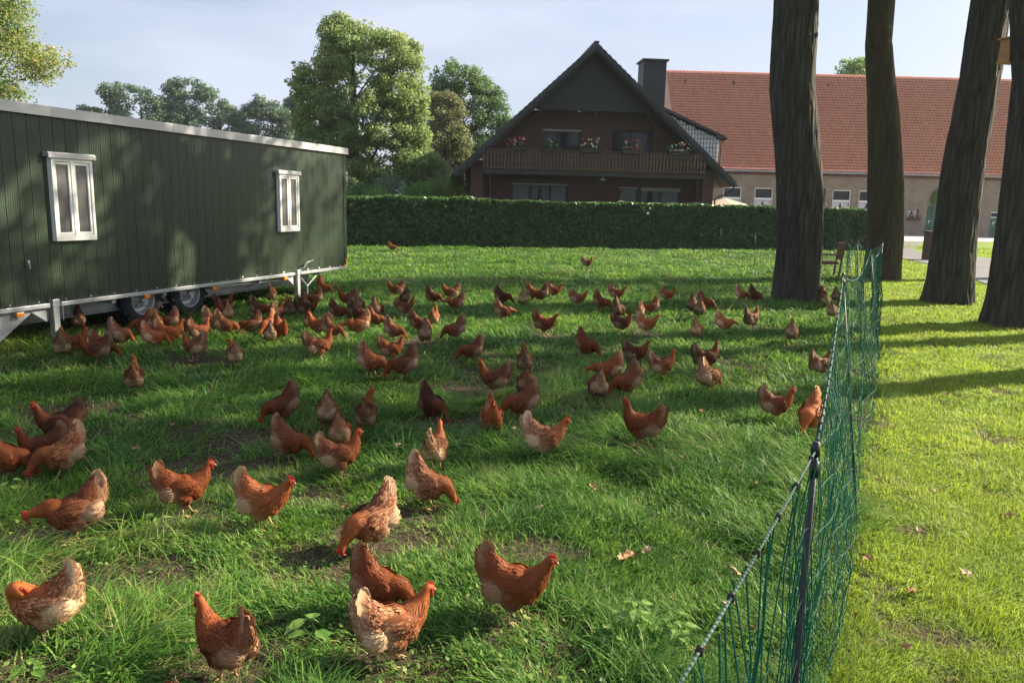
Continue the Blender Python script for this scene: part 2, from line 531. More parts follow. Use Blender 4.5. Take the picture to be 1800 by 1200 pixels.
# ================================================================ ground, drive, grass
FENCE = [(-.55, -1.3), (.65, 1.56), (2.30, 4.79), (5.05, 10.38), (6.6, 13.9), (8.4, 18.7), (10.0, 23.05)]
def side(x, y):
    """> 0 on the mown lawn side of the net fence"""
    fy = np.array([p[1] for p in FENCE]); fx = np.array([p[0] for p in FENCE])
    f = np.interp(y, fy, fx, left=-.55, right=10.0)
    f = np.where(y > 23.05, 10.0 + (y - 23.05) * .45, f)
    return x - f

SOIL = [(430, 770, .40), (395, 812, .45), (470, 690, .22), (560, 985, .26), (110, 935, .30), (180, 1010, .32), (430, 1140, .30), (690, 945, .28), (880, 890, .18), (1050, 705, .18),
        (640, 1120, .30), (250, 1010, .22), (780, 742, .30), (1000, 720, .18), (850, 650, .3), (1310, 640, .3), (340, 905, .22), (1180, 800, .16), (550, 870, .2), (760, 900, .2), (60, 1180, .2),
        (350, 632, .35), (920, 960, .2), (1320, 575, .25), (905, 1100, .22), (660, 1165, .26), (400, 1190, .25), (740, 600, .3), (950, 765, .25), (1130, 790, .2)]
LSOIL = [(1580, 845, .13), (1640, 855, .10), (1540, 890, .12), (1740, 860, .10), (1600, 925, .14), (1680, 1115, .22), (1745, 1125, .16), (1545, 1120, .12), (1560, 1030, .10), (1640, 680, .16), (1550, 745, .2), (1700, 800, .1), (1760, 690, .2), (1530, 810, .1)]
SW = [(gpt(a, b), r_) for a, b, r_ in SOIL]
LW = [(gpt(a, b), r_) for a, b, r_ in LSOIL]
def soil_mask(x, y):
    n1 = fbm(x, y, .8, 21)
    s_ = np.clip((n1 - .61) * 9, 0, 1) * .85
    wob = (fbm(x, y, .22, 31) - .5) * .9
    for p, r_ in SW:
        d = np.hypot((x - p.x) / 1.5, y - p.y) / r_
        s_ = np.maximum(s_, np.clip(1.45 - d + wob * 1.3, 0, 1))
    sl_ = np.zeros_like(x)
    for p, r_ in LW:
        d = np.hypot((x - p.x) / 1.4, y - p.y) / r_
        sl_ = np.maximum(sl_, np.clip(1.0 - d + wob * 1.6, 0, 1))
    sl_ = np.maximum(sl_, np.clip((fbm(x, y, .35, 71) - .68) * 8, 0, .8))
    out = np.where(side(x, y) > 0, sl_, s_)
    out = np.where(np.hypot(x, y) > 22, out * .2, out)
    return out
def gz(x, y):
    r_ = np.hypot(x, y)
    f = np.clip((30 - r_) / 15, 0, 1)
    return f * ((fbm(x, y, 1.3, 41) - .5) * .10 + (fbm(x, y, .3, 43) - .5) * .03) - soil_mask(x, y) * .022 * f - .01
def ground_z(x, y):
    return float(gz(np.array([x]), np.array([y]))[0])

def ax_(dense0, dense1, step, ends, gr=1.16):
    c = list(np.arange(dense0, dense1, step))
    s_ = step; v = dense1
    while v < ends[1]: c.append(v); s_ *= gr; v += s_
    c.append(ends[1])
    s_ = step; v = dense0 - step
    while v > ends[0]: c.insert(0, v); s_ *= gr; v -= s_
    c.insert(0, ends[0])
    return np.array(c)
gx_, gy_ = ax_(-5.0, 6.0, .045, (-420, 420)), ax_(1.0, 11.5, .045, (-60, 420))
X, Y = np.meshgrid(gx_, gy_)
Z = gz(X.ravel(), Y.ravel())
nx, ny = len(gx_), len(gy_)
ii, jj = np.meshgrid(np.arange(nx - 1), np.arange(ny - 1))
a = (jj * nx + ii).ravel()
F = np.stack([a, a + 1, a + nx + 1, a + nx], 1)
t = NT("ground_soil_and_turf")
so_a = t.n("Attribute", dict(attribute_name="soil")).outputs["Fac"]
la_a = t.n("Attribute", dict(attribute_name="lawn")).outputs["Fac"]
c = t.coord()
n1, n2, n3 = t.noise(c, 1.6, 6), t.noise(c, 28, 5), t.noise(c, .12, 4)
turf = t.mix(n1, (.018, .042, .011), (.040, .085, .020))
lawn = t.mix(n1, (.12, .20, .03), (.18, .27, .045))
g = t.mix(la_a, turf, lawn)
soil = t.ramp(n2, [(.3, (.030, .021, .014)), (.55, (.065, .046, .032)), (.75, (.12, .09, .065))])
g = t.mix(so_a, g, soil)
t.bump(t.math('ADD', n2, t.math('MULTIPLY', n1, .5)), .9, .03)
gm = t.done(g, .95, 0, .15)
sm_ = soil_mask(X.ravel(), Y.ravel())
near = np.clip((16 - np.hypot(X.ravel(), Y.ravel())) / 8, 0, 1)
me = np_mesh("ground", np.stack([X.ravel(), Y.ravel(), Z], 1), F.ravel(), np.full(len(F), 4),
             {"soil": np.clip(sm_ + near * .35 * (side(X.ravel(), Y.ravel()) < 0) + near * .15, 0, 1), "lawn": np.clip(side(X.ravel(), Y.ravel()) * 4, 0, 1)}, gm, True)
tag(link("ground", me), "grassy ground with patches of scratched soil", kind="structure")

def sheet(name, poly, z, mat, label, thick=.0):
    mb = MB()
    mb.prism([(p[0], p[1]) for p in poly], z - .05, z, 'z')
    return tag(mb.build(name, mat), label, kind="structure")
sheet("driveway", [(13.4, 21.0), (40, 8), (60, 8), (60, 20), (26.5, 33.2), (22.6, 36.2), (21.6, 42.0), (30, 57), (27.0, 57), (21.5, 47.0), (18.3, 38.8), (16.8, 31.2)], .014, M['asphalt'], "grey asphalt drive curving past the trunks")
sheet("forecourt", [(27.0, 57.2), (30, 57.2), (34, 59.2), (60, 62.2), (60, 72.5), (12, 71.6), (12, 64), (22, 58)], .016, M['concrete'], "pale concrete yard along the barn")

t = NT("grass_blades")
r_ = t.n("Attribute", dict(attribute_name="rnd")).outputs["Fac"]
ht = t.n("Attribute", dict(attribute_name="tip")).outputs["Fac"]
c1 = t.ramp(r_, [(0.0, (.020, .078, .014)), (.30, (.055, .180, .024)), (.58, (.135, .31, .038)), (.82, (.28, .43, .075)), (1.0, (.34, .31, .14))])
c1 = t.mix(t.math('MULTIPLY', ht, .35), c1, (.12, .22, .06))
t.translucent(t.mix(.4, c1, (.20, .36, .04)), .46)
M['grass'] = t.done(c1, .5, 0, .2)
t = NT("lawn_blades")
r_ = t.n("Attribute", dict(attribute_name="rnd")).outputs["Fac"]
c1 = t.ramp(r_, [(0.0, (.09, .17, .018)), (.4, (.24, .32, .030)), (.75, (.39, .44, .05)), (.92, (.33, .36, .08)), (1.0, (.48, .42, .2))])
t.translucent(t.mix(.4, c1, (.34, .46, .06)), .48)
M['lawn'] = t.done(c1, .55, 0, .18)

def blades(rs, x, y, z, L, W, dx, dy, lean, rnd, segs, stuff, mat, label):
    n = len(x)
    k = segs
    ts = np.linspace(0, 1, k + 1)
    nvb = 2 * k + 1
    V = np.zeros((n, nvb, 3), dtype=np.float32)
    th = rs.uniform(-.9, .9, n)
    sx, sy = -dy * np.cos(th) + dx * np.sin(th), dx * np.cos(th) + dy * np.sin(th)
    for i, t_ in enumerate(ts):
        hor = lean * t_ ** 1.5
        ver = t_ * (1 - .50 * np.minimum(lean, 1.75) * t_)
        px, py, pz = x + dx * L * hor, y + dy * L * hor, z + L * np.maximum(ver, .02)
        wv = W * (1 - .75 * t_ ** 2) * .5
        if i < k:
            V[:, 2 * i, 0], V[:, 2 * i, 1], V[:, 2 * i, 2] = px - sx * wv, py - sy * wv, pz
            V[:, 2 * i + 1, 0], V[:, 2 * i + 1, 1], V[:, 2 * i + 1, 2] = px + sx * wv, py + sy * wv, pz
        else:
            V[:, 2 * i, 0], V[:, 2 * i, 1], V[:, 2 * i, 2] = px, py, pz
    fl = []
    for i in range(k - 1): fl += [2 * i, 2 * i + 1, 2 * i + 3, 2 * i + 2]
    fl += [2 * k - 2, 2 * k - 1, 2 * k]
    fl = np.array(fl)
    idx = (np.arange(n)[:, None] * nvb + fl[None]).ravel()
    sz = np.tile(np.array([4] * (k - 1) + [3]), n)
    tip = np.tile(np.repeat(ts, 2)[:nvb], (n, 1))
    me = np_mesh(stuff, V.reshape(-1, 3), idx, sz, {"rnd": np.repeat(np.clip(rnd, 0, 1), nvb), "tip": tip.ravel()}, mat)
    return tag(link(stuff, me), label, "grass", kind="stuff")

def off_road(x, y):
    ok = ~((x > 13) & (y > 20) & (side(x, y) > 0) & (x > 13.4 + np.abs(y - 21) * .30) & (y < 58) & ((y < 32.5) | (x < 23.0)))
    return ok & (y < 57)

def polar(rs, n, r0, r1, a0=-55, a1=52):
    r_ = r0 * (r1 / r0) ** rs.rand(n)
    th = R(a0) + rs.rand(n) * R(a1 - a0)
    return r_ * np.sin(th), r_ * np.cos(th), r_

def grow():
    rs = np.random.RandomState(77)
    # ---- long paddock grass in tufts
    for (n, r0, r1, segs, per) in ((43000, 1.4, 8.0, 4, 8), (39000, 7.6, 46.0, 2, 8)):
        cx, cy_, r_ = polar(rs, n, r0, r1)
        keep = side(cx, cy_) < -.03
        sm = soil_mask(cx, cy_)
        keep &= rs.rand(n) > sm * .97
        hp = B_line(cx, cy_)
        keep &= hp
        cx, cy_, r_, sm = cx[keep], cy_[keep], r_[keep], sm[keep]
        tall = np.clip((fbm(cx, cy_, .62, 3, 3) - .30) * 2.5, 0.03, 1.0) ** 1.5
        tuft = rs.rand(len(cx))
        hgt = (.026 + .135 * tall * (.45 + .8 * tuft)) * (1 - .6 * sm)
        flow = fbm(cx, cy_, 1.1, 12) * 6.28 * 2.2
        ptone = (fbm(cx, cy_, 1.7, 15) - .5) * .55 + (fbm(cx, cy_, .33, 16, 3) - .5) * .75
        tt = rs.normal(0, .20, len(cx))
        def rep(q): return np.repeat(q, per)
        N = len(cx) * per
        rad = rep(.022 + .010 * r_ * .35 + .03 * tall)
        bx, by = rep(cx) + rs.normal(0, 1, N) * rad, rep(cy_) + rs.normal(0, 1, N) * rad
        a = rep(flow) + rs.normal(0, 1.0, N)
        L = (rep(hgt) + .02) * rs.uniform(.5, 1.5, N) * 1.35
        lean = rep(.75 + .65 * tall) * rs.uniform(.45, 1.35, N)
        W = np.maximum(.0062, rep(r_) * .00115) * rs.uniform(.7, 1.35, N)
        rnd = .42 + rep(ptone * 1.25 + tt) + rs.normal(0, .19, N) + (rs.rand(N) < .045) * .5 + rep((rs.rand(len(cx)) < .05) * .35)
        z = gz(bx, by) - .004
        blades(rs, bx, by, z, L, W, np.cos(a), np.sin(a), lean, rnd, segs, "paddock_grass" , M['grass'], "long matted green paddock grass")
    # ---- low growth between the tufts
    n = 235000
    x, y, r_ = polar(rs, n, 1.5, 30)
    sm = soil_mask(x, y)
    k = (side(x, y) < 0) & (rs.rand(n) > sm * .80) & B_line(x, y)
    x, y, r_ = x[k], y[k], r_[k]
    n = len(x)
    a = rs.uniform(0, 6.28, n)
    blades(rs, x, y, gz(x, y) - .003, rs.uniform(.02, .06, n), np.maximum(.004, r_ * .0012) * rs.uniform(.7, 1.6, n), np.cos(a), np.sin(a), rs.uniform(.3, 1.6, n),
           .26 + (fbm(x, y, .6, 19) - .5) * .7 + rs.normal(0, .18, n), 2, "short_undergrowth", M['grass'], "short grass and moss between the long tufts")
    # ---- mown lawn
    n = 400000
    x, y, r_ = polar(rs, n, 1.6, 56, 4, 46)
    sm = soil_mask(x, y)
    k = (side(x, y) > -.05) & (rs.rand(n) > sm * .93) & off_road(x, y)
    x, y, r_ = x[k], y[k], r_[k]
    n = len(x)
    a = fbm(x, y, .5, 55) * 12 + rs.normal(0, 1.0, n)
    pt = (fbm(x, y, .9, 57) - .5) * .6 + (fbm(x, y, .2, 58) - .5) * .45
    L = rs.uniform(.025, .062, n) * (.7 + .9 * fbm(x, y, .35, 59)) * (1 + r_ * .01)
    blades(rs, x, y, gz(x, y) - .003, L, np.maximum(.0032, r_ * .00105) * rs.uniform(.7, 1.3, n), np.cos(a), np.sin(a), rs.uniform(.2, 1.2, n),
           .45 + pt + rs.normal(0, .16, n) + (rs.rand(n) < .04) * .45, 2, "lawn_grass", M['lawn'], "short yellow green mown lawn")
    # ---- clover and small broad leaves
    n = 16000
    x, y, r_ = polar(rs, n, 2.2, 14)
    k = (side(x, y) < -.05) & (fbm(x, y, .5, 91) > .60)
    x, y = x[k], y[k]
    P = np.stack([x, y, gz(x, y) + rs.uniform(.01, .07, len(x))], 1)
    V, idx, s_ = leaf_cloud(rs, P, np.tile([0, 0, 1.0], (len(x), 1)), .026, .4, .75, .4)
    me = np_mesh("clover", V, idx, s_, {"rnd": np.repeat(rs.rand(len(x)), 4)}, M['leaf_light'])
    tag(link("clover", me), "clover and small broad leaves among the grass", "ground cover", kind="stuff")
    # ---- dry straw and bits on the scratched soil
    n = 26000
    x, y, r_ = polar(rs, n, 2.2, 14)
    k = rs.rand(n) < soil_mask(x, y)
    x, y = x[k], y[k]; n = len(x)
    a = rs.uniform(0, 6.28, n)
    blades(rs, x, y, gz(x, y) + .004, rs.uniform(.02, .08, n), np.full(n, .0035) * rs.uniform(.6, 1.6, n), np.cos(a), np.sin(a), rs.uniform(1.5, 2.4, n),
           rs.uniform(.75, 1.2, n), 2, "dry_straw", M['grass'], "dry grass bits lying on the scratched soil")

def B_line(x, y):                    # keeps grass out from under the hedge
    return y < 33.0 + (x + 14) * .256 + .1
grow()

# ---------------------------------------------------------------- weeds with broad leaves, each a plant
def weed(px, py, label, seed, h=.16, nl=9, ll=.085, wd=.038, mat='leaf_light', stalk=True):
    p = gpt(px, py)
    rs = np.random.RandomState(seed)
    root = empty("weed", (p.x, p.y, ground_z(p.x, p.y)), rs.uniform(0, 6.28), label, "weed", "broad leaved weeds in the paddock")
    mb, st = MB(), MB()
    for i in range(nl):
        a = i * 2.4 + rs.uniform(-.3, .3)
        zf = (i + 1) / nl if stalk else .1
        b = Vector((0, 0, h * zf))
        d = Vector((math.cos(a), math.sin(a), rs.uniform(.15, .6) if stalk else .45)).normalized()
        s_ = Vector((-math.sin(a), math.cos(a), 0))
        L = ll * rs.uniform(.7, 1.2) * (1.1 - .3 * zf if stalk else 1)
        pt = [b + d * L * .25]
        rows = [(.25, .05), (.42, .75), (.62, 1.0), (.82, .55), (1.12, .03)]
        vv = []
        for u, wv in rows:
            c_ = b + d * L * u + Vector((0, 0, -L * .45 * u * u))
            vv += [c_ - s_ * wd * wv * .5 + Vector((0, 0, .006)), c_, c_ + s_ * wd * wv * .5 + Vector((0, 0, .006))]
        fs = []
        for k in range(4):
            fs += [(3 * k, 3 * k + 1, 3 * k + 4, 3 * k + 3), (3 * k + 1, 3 * k + 2, 3 * k + 5, 3 * k + 4)]
        mb.add(vv, fs)
        st.tube([b, b + d * L * .3], .0016, 5)
    st.tube([(0, 0, -.02), (0, 0, h)], .0025, 6)
    me = mb.mesh("leaves", M[mat])
    at = me.attributes.new("rnd", 'FLOAT', 'POINT')
    at.data.foreach_set("value", np.repeat(rs.uniform(.3, .95, nl), 15).astype(np.float32))
    link("leaves", me, root)
    st.build("stem", M['hang_leaf'], root)
for i, (px, py, lb, kw) in enumerate((
        (1118, 1128, "tall pale green nettle like weed in front of the walking hens", dict(h=.20, nl=14, ll=.13, wd=.062)),
        (1190, 1140, "smaller pale green weed next to the tall nettle like one", dict(h=.16, nl=11, ll=.115, wd=.055)),
        (1075, 1150, "low pale leaved sprout at the foot of the tall nettle like weed", dict(h=.13, nl=8, ll=.10, wd=.05)),
        (550, 1132, "upright ragged pale leaf between two foreground hens", dict(h=.17, nl=6, ll=.15, wd=.07)),
        (205, 1078, "round leaved seedling near the preening hen", dict(h=.07, nl=5, ll=.07, wd=.05)),
        (50, 1180, "pale broad leaf rosette at the lower picture corner", dict(h=.03, nl=7, ll=.10, wd=.05, stalk=False)),
        (425, 890, "leafy weed at the tail of the hen with the bright red comb", dict(h=.12, nl=9, ll=.08, wd=.04)),
        (275, 925, "pointed pale dock leaf beside the alert rusty hen", dict(h=.07, nl=5, ll=.11, wd=.045)),
        (20, 862, "broad leaved dock by the picture edge behind the pecking hen", dict(h=.09, nl=7, ll=.11, wd=.05)),
        (700, 782, "round pale mallow leaf between the alert hens", dict(h=.06, nl=4, ll=.08, wd=.07)),
        (1040, 915, "dandelion rosette in the open grass", dict(h=.03, nl=10, ll=.12, wd=.032, stalk=False)),
        (860, 985, "dandelion rosette beside the tail of the big walking hen", dict(h=.03, nl=10, ll=.13, wd=.034, stalk=False)),
        (1325, 760, "small leafy weed near the orange pecking hen", dict(h=.09, nl=8, ll=.07, wd=.035)),
        (820, 800, "dark green dock tuft near the cream headed pecking hen", dict(h=.06, nl=8, ll=.12, wd=.045, stalk=False)),
        (355, 1092, "grey green plantain rosette beside the dark hen", dict(h=.03, nl=8, ll=.10, wd=.04, stalk=False)),
        (985, 790, "sprig of clover under the neck of the buff hen", dict(h=.06, nl=8, ll=.06, wd=.035)))):
    weed(px, py, lb, 300 + i, **kw)

# ---------------------------------------------------------------- fallen leaves
M['dead'] = simple("dry_leaf_brown", (.36, .19, .085), .75, 0, .25, 30, .2)
M['dead2'] = simple("dry_leaf_pale", (.52, .38, .24), .75, 0, .2, 30, .2)
def fallen(px, py, i, lab):
    rs = np.random.RandomState(500 + i)
    p = gpt(px, py)
    n = 14
    vv = [(0, 0, .008)]
    for k in range(n):
        a = 2 * math.pi * k / n
        rr = (.045 + .018 * math.cos(a)) * (1 if k % 2 else .62) * rs.uniform(.85, 1.2)
        vv.append((rr * math.cos(a) * 1.15, rr * math.sin(a) * .8, .006 + .028 * abs(math.sin(a)) * rs.uniform(.3, 1.2)))
    vv.append((-.085, .004, .004))
    mb = MB(); mb.add(vv, [(0, 1 + k, 1 + (k + 1) % n) for k in range(n)] + [(0, n // 2 + 1, n + 1)])
    lawnside = float(side(np.array([p.x]), np.array([p.y]))[0]) > 0
    o = mb.build("fallen_leaf", M['dead' if i % 3 else 'dead2'])
    o.location = (p.x, p.y, ground_z(p.x, p.y) + (.012 if lawnside else .045))
    o.rotation_euler = (rs.uniform(-.4, .4), rs.uniform(-.4, .4), rs.uniform(0, 6.28))
    o.scale = (rs.uniform(.5, .85) if lawnside else rs.uniform(.7, 1.1),) * 3
    tag(o, "dry curled brown oak leaf lying on the mown lawn" if lawnside else "dry curled brown oak leaf caught in the long paddock grass", "leaf",
        "dry leaves fallen on the lawn" if lawnside else "dry leaves fallen in the paddock")
for i, (px, py) in enumerate(((1283, 1008), (1110, 985), (1095, 992), (1140, 978), (1385, 835), (1330, 862), (1290, 1075), (1225, 1165), (1330, 1118), (1615, 925), (1527, 985), (1600, 1040), (1645, 858), (1735, 850), (1664, 695),
                              (1668, 708), (1546, 787), (1760, 625), (1615, 610), (1645, 628), (1540, 840), (1700, 1010), (1590, 1135), (1510, 1080), (945, 905), (1040, 868), (610, 900), (905, 755), (165, 800), (240, 795),
                              (700, 790), (1235, 730), (1205, 815), (1720, 745), (1772, 905), (195, 655), (645, 925), (300, 760))):
    fallen(px, py, i, None)
# ================================================================ the green hen trailer
TR_ANG = R(70.8)
TRO = Vector((-6.2, 10.26, 0))
def trailer():
    root = empty("hen_trailer", TRO, TR_ANG, "long dark green ribbed hen house trailer on tractor wheels", "trailer")
    X0, X1, Y0, Y1, Z0, Z1 = -5.2, 7.40, 0.02, 2.75, .56, 3.0
    # local: x along the wall away from the camera, -y is the side that faces the paddock
    mb = MB()
    xs, ys = [], []
    x = X0
    rs = random.Random(3)
    while x < X1 - .02:
        pw = .187
        xs += [x, x + .003, x + .007, x + .011]; ys += [0, .008, .008, 0]
        q = x + .032
        while q < x + pw - .02:
            xs += [q, q + .004, q + .010, q + .014]; ys += [0, .0030, .0030, 0]
            q += .030
        x += pw
    xs.append(X1); ys.append(0)
    n = len(xs)
    vv = [(a, Y0 + b, Z0) for a, b in zip(xs, ys)] + [(a, Y0 + b, Z1) for a, b in zip(xs, ys)]
    mb.add(vv, [(i, i + 1, i + 1 + n, i + n) for i in range(n - 1)])
    mb.build("side_wall", M['green'], root)
    mb = MB(); mb.box(X0, X1 - .002, Y0 + .03, Y1, Z0, Z1 - .01)
    mb.build("body", M['green'], root)
    mb = MB(); mb.box(X1 - .012, X1 + .012, Y0 - .010, Y0 + .06, Z0, Z1)
    mb.build("corner_trim", M['green'], root)
    # roof with aluminium fascia in lengths
    rf = MB(); rf.box(X0 - .06, X1 + .10, Y0 - .035, Y1 + .05, Z1 + .085, Z1 + .115)
    roof = rf.build("roof", M['alu'], root)
    fa = MB()
    for a, b in ((X0 - .06, -.9), (-.897, 2.345), (2.348, 5.2), (5.203, X1 + .12)):
        fa.box(a, b, Y0 - .060, Y0 - .037, Z1 - .015, Z1 + .12)
    fa.box(X1 + .101, X1 + .125, Y0 - .036, Y1 + .05, Z1 - .015, Z1 + .12)
    bevel(fa.build("fascia", M['alu'], root), .005)
    # bottom rail
    ra = MB()
    ra.box(X0, -.06, -.035, .045, .497, .552); ra.box(.10, 5.45, -.035, .045, .497, .552); ra.box(5.66, X1 + .03, -.035, .045, .497, .552)
    bevel(ra.build("bottom_rail", M['galv'], root), .004)
    bo = MB()
    x = X0 + .1
    while x < X1 - .1:
        bo.ball((x, Y0 - .004, .578), (.012, .008, .012), 8, 5); x += .41
    bo.build("screw_row", M['bolt'], root)
    # chassis beam
    ch = MB()
    ch.box(X0, 6.45, .34, .40, .285, .497)
    ch.box(X0, 6.45, .30, .44, .262, .284)
    ch.box(X0, 6.45, 1.9, 1.96, .285, .497)
    for x in (-2.2, -.1, 1.0, 2.0, 3.2, 4.4, 5.56, 6.4): ch.box(x, x + .08, .03, 2.6, .43, .496)
    bevel(ch.build("chassis", M['galv_dull'], root), .005)
    br = MB()
    br.prism([(3.15, .47), (3.15, .445), (5.30, .40), (5.30, .425)], .12, .16)
    br.prism([(4.40, .33), (4.44, .33), (5.1, .43), (5.06, .45)], .30, .34)
    br.build("diagonal_brace", M['galv'], root)
    # gusset plate towards the drawbar
    gp = MB()
    gp.prism([(-.26, .496), (-1.75, .496), (-1.75, .02), (-.92, .02), (-.30, .44)], .03, .055)
    bevel(gp.build("drawbar_plate", M['galv_dull'], root), .004)
    # windows
    for (a, b) in ((.105, .75), (5.0, 5.63)):
        f = MB()
        z0, z1, fw = 1.37, 2.475, .042
        f.box(a, b, -.055, .03, z0, z0 + .075); f.box(a, b, -.055, .03, z1 - .055, z1)
        f.box(a, a + fw, -.055, .03, z0 + .075, z1 - .055); f.box(b - fw, b, -.055, .03, z0 + .075, z1 - .055)
        mid = (a + b) / 2
        f.box(mid - .022, mid + .022, -.050, .03, z0 + .075, z1 - .055)
        win = bevel(f.build("window", M['white'], root), .004)
        for p, q in ((a + fw, mid - .022), (mid + .022, b - fw)):
            s = MB()
            e, zz0, zz1 = .036, z0 + .078, z1 - .058
            s.box(p + .002, q - .002, -.040, .02, zz0, zz0 + e); s.box(p + .002, q - .002, -.040, .02, zz1 - e, zz1)
            s.box(p + .002, p + e, -.040, .02, zz0 + e, zz1 - e); s.box(q - e, q - .002, -.040, .02, zz0 + e, zz1 - e)
            bevel(s.build("casement", M['white'], win), .004)
            g = MB(); g.box(p + e, q - e, -.018, -.012, zz0 + e, zz1 - e)
            g.build("pane", M['screen'], win)
        l = MB(); l.box(a - .055, b + .045, -.075, .03, z1 + .002, z1 + .062)
        l.box(a - .055, b + .045, -.085, -.072, z1 - .012, z1 + .05)
        bevel(l.build("window_hood", M['alu'], root), .003)
    # latch
    h = MB(); h.box(-.325, -.295, -.028, .02, 1.075, 1.14); h.tube([(-.31, -.035, 1.11), (-.31, -.035, 1.03)], .009, 8)
    h.build("latch", M['galv'], root)
    # support jacks
    for x in (.02, 5.56):
        j = MB()
        j.box(x - .045, x + .045, -.045, .045, .10, .60)
        j.box(x - .055, x + .055, -.055, .055, .50, .60)
        bevel(j.build("support_leg", M['galv'], root), .006)
        k = MB()
        k.box(x - .036, x + .036, -.036, .036, .02, .10); k.box(x - .08, x + .08, -.08, .08, .0, .02)
        k.prism([(x - .10, .30), (x - .10, .48), (x - .35, .48)], .02, .04)
        k.build("leg_foot", M['galv_dull'], root)
    hd = MB()
    hd.tube([(5.60, -.03, .60), (5.66, -.10, .64), (5.74, -.12, .74), (5.86, -.12, .76)], .011, 8)
    cr_ = hd.build("crank", M['galv'], root)
    g = MB(); g.tube([(5.86, -.12, .76), (5.97, -.12, .772)], .017, 8)
    g.build("crank_grip", M['black'], cr_)
    ch = MB(); ch.tube([(.10, -.05, .58), (.11, -.055, .40), (.11, -.05, .30)], .006, 6)
    ch.build("lock_chain", M['galv'], root)
    kb = MB(); kb.ball((.25, .28, .285), .022, 10, 8)
    kb.tube([(.25, .30, .285), (.25, .37, .285)], .008, 6)
    kb.build("red_knob", M['redknob'], root)
    # side reflectors
    for x, z in ((-.50, .455), (1.62, .470), (3.12, .455), (5.14, .462)):
        r_ = MB(); r_.box(x - .055, x + .055, -.042, -.010, z - .028, z + .028)
        bevel(r_.build("reflector", M['orange'], root), .008)
    y = MB(); y.box(7.27, 7.385, -.052, -.037, .555, .585); y.box(7.355, 7.385, -.052, -.037, .585, .72)
    y.build("corner_marker", M['yellow'], root)
    # running gear: two tractor tyres a side
    for x in (1.78, 2.80):
        for y0, full in ((.20, True), (2.0, False)):
            wh = MB()
            RO, W_ = .40, .30
            wh.lathe([(.235, y0 + .015), (.30, y0), (.36, y0 + .012), (RO - .012, y0 + .055), (RO - .012, y0 + W_ - .055), (.36, y0 + W_ - .012), (.30, y0 + W_), (.235, y0 + W_ - .015)], (x, 0, .385), 48, 'y')
            for k in range(22):      # angled tread lugs
                for sd in (0, 1):
                    a = 2 * math.pi * (k + .5 * sd) / 22
                    mt = Matrix.Translation((x, y0 + W_ * (.27 if sd == 0 else .73), .385)) @ Matrix.Rotation(a, 4, 'Y') @ Matrix.Translation((RO - .004, 0, 0)) @ Matrix.Rotation(R(38 if sd == 0 else -38), 4, 'X')
                    wh.box(-.012, .022, -.095, .085, -.017, .017, mt)
            tw = wh.build("wheel", M['rubber'], root)
            if full:
                rm = MB()
                rm.lathe([(.238, y0 + .018), (.228, y0 + .010), (.218, y0 + .020), (.206, y0 + .070), (.198, y0 + .10), (.15, y0 + .125), (.13, y0 + .11), (.075, y0 + .085), (.070, y0 + .055), (.0, y0 + .055)], (x, 0, .385), 40, 'y')
                rm.build("rim", M['rim'], tw, True)
                hb = MB()
                hb.lathe([(.045, y0 + .056), (.045, y0 + .005), (.035, y0 - .003), (0, y0 - .003)], (x, 0, .385), 20, 'y')
                for k in range(6):
                    a = 2 * math.pi * k / 6
                    hb.lathe([(.013, y0 + .10), (.013, y0 + .065), (0, y0 + .065)], (x + .105 * math.cos(a), 0, .385 + .105 * math.sin(a)), 6, 'y')
                hb.build("hub", M['galv'], tw)
    ax = MB()
    for x in (1.78, 2.80): ax.tube([(x, .3, .385), (x, 2.2, .385)], .05, 10)
    ax.build("axle", M['galv_dull'], root)
    # small jockey frame at the far end
    jf = MB()
    jf.tube([(5.75, .05, .42), (6.05, .10, .22), (6.05, .10, .06)], .018, 8)
    jf.tube([(6.30, .05, .42), (6.05, .10, .22)], .014, 8)
    jf.build("tow_stand", M['galv'], root)
trailer()
# ================================================================ dark gabled farmhouse
def curtain(mb, x0, x1, z0, z1, y, waves=9, amp=.02, pull=0):
    n = waves * 4
    top, bot = [], []
    for i in range(n + 1):
        t = i / n
        a = amp * math.sin(t * waves * 2 * math.pi)
        top.append((x0 + (x1 - x0) * t, y + a, z1))
        tb = x0 + (x1 - x0) * t
        if pull: tb = (x0 + (x1 - x0) * t * (1 - abs(pull))) if pull > 0 else (x1 - (x1 - x0) * (1 - t) * (1 - abs(pull)))
        bot.append((tb, y + a, z0))
    mb.add(top + bot, [(i, i + 1, i + n + 2, i + n + 1) for i in range(n)])

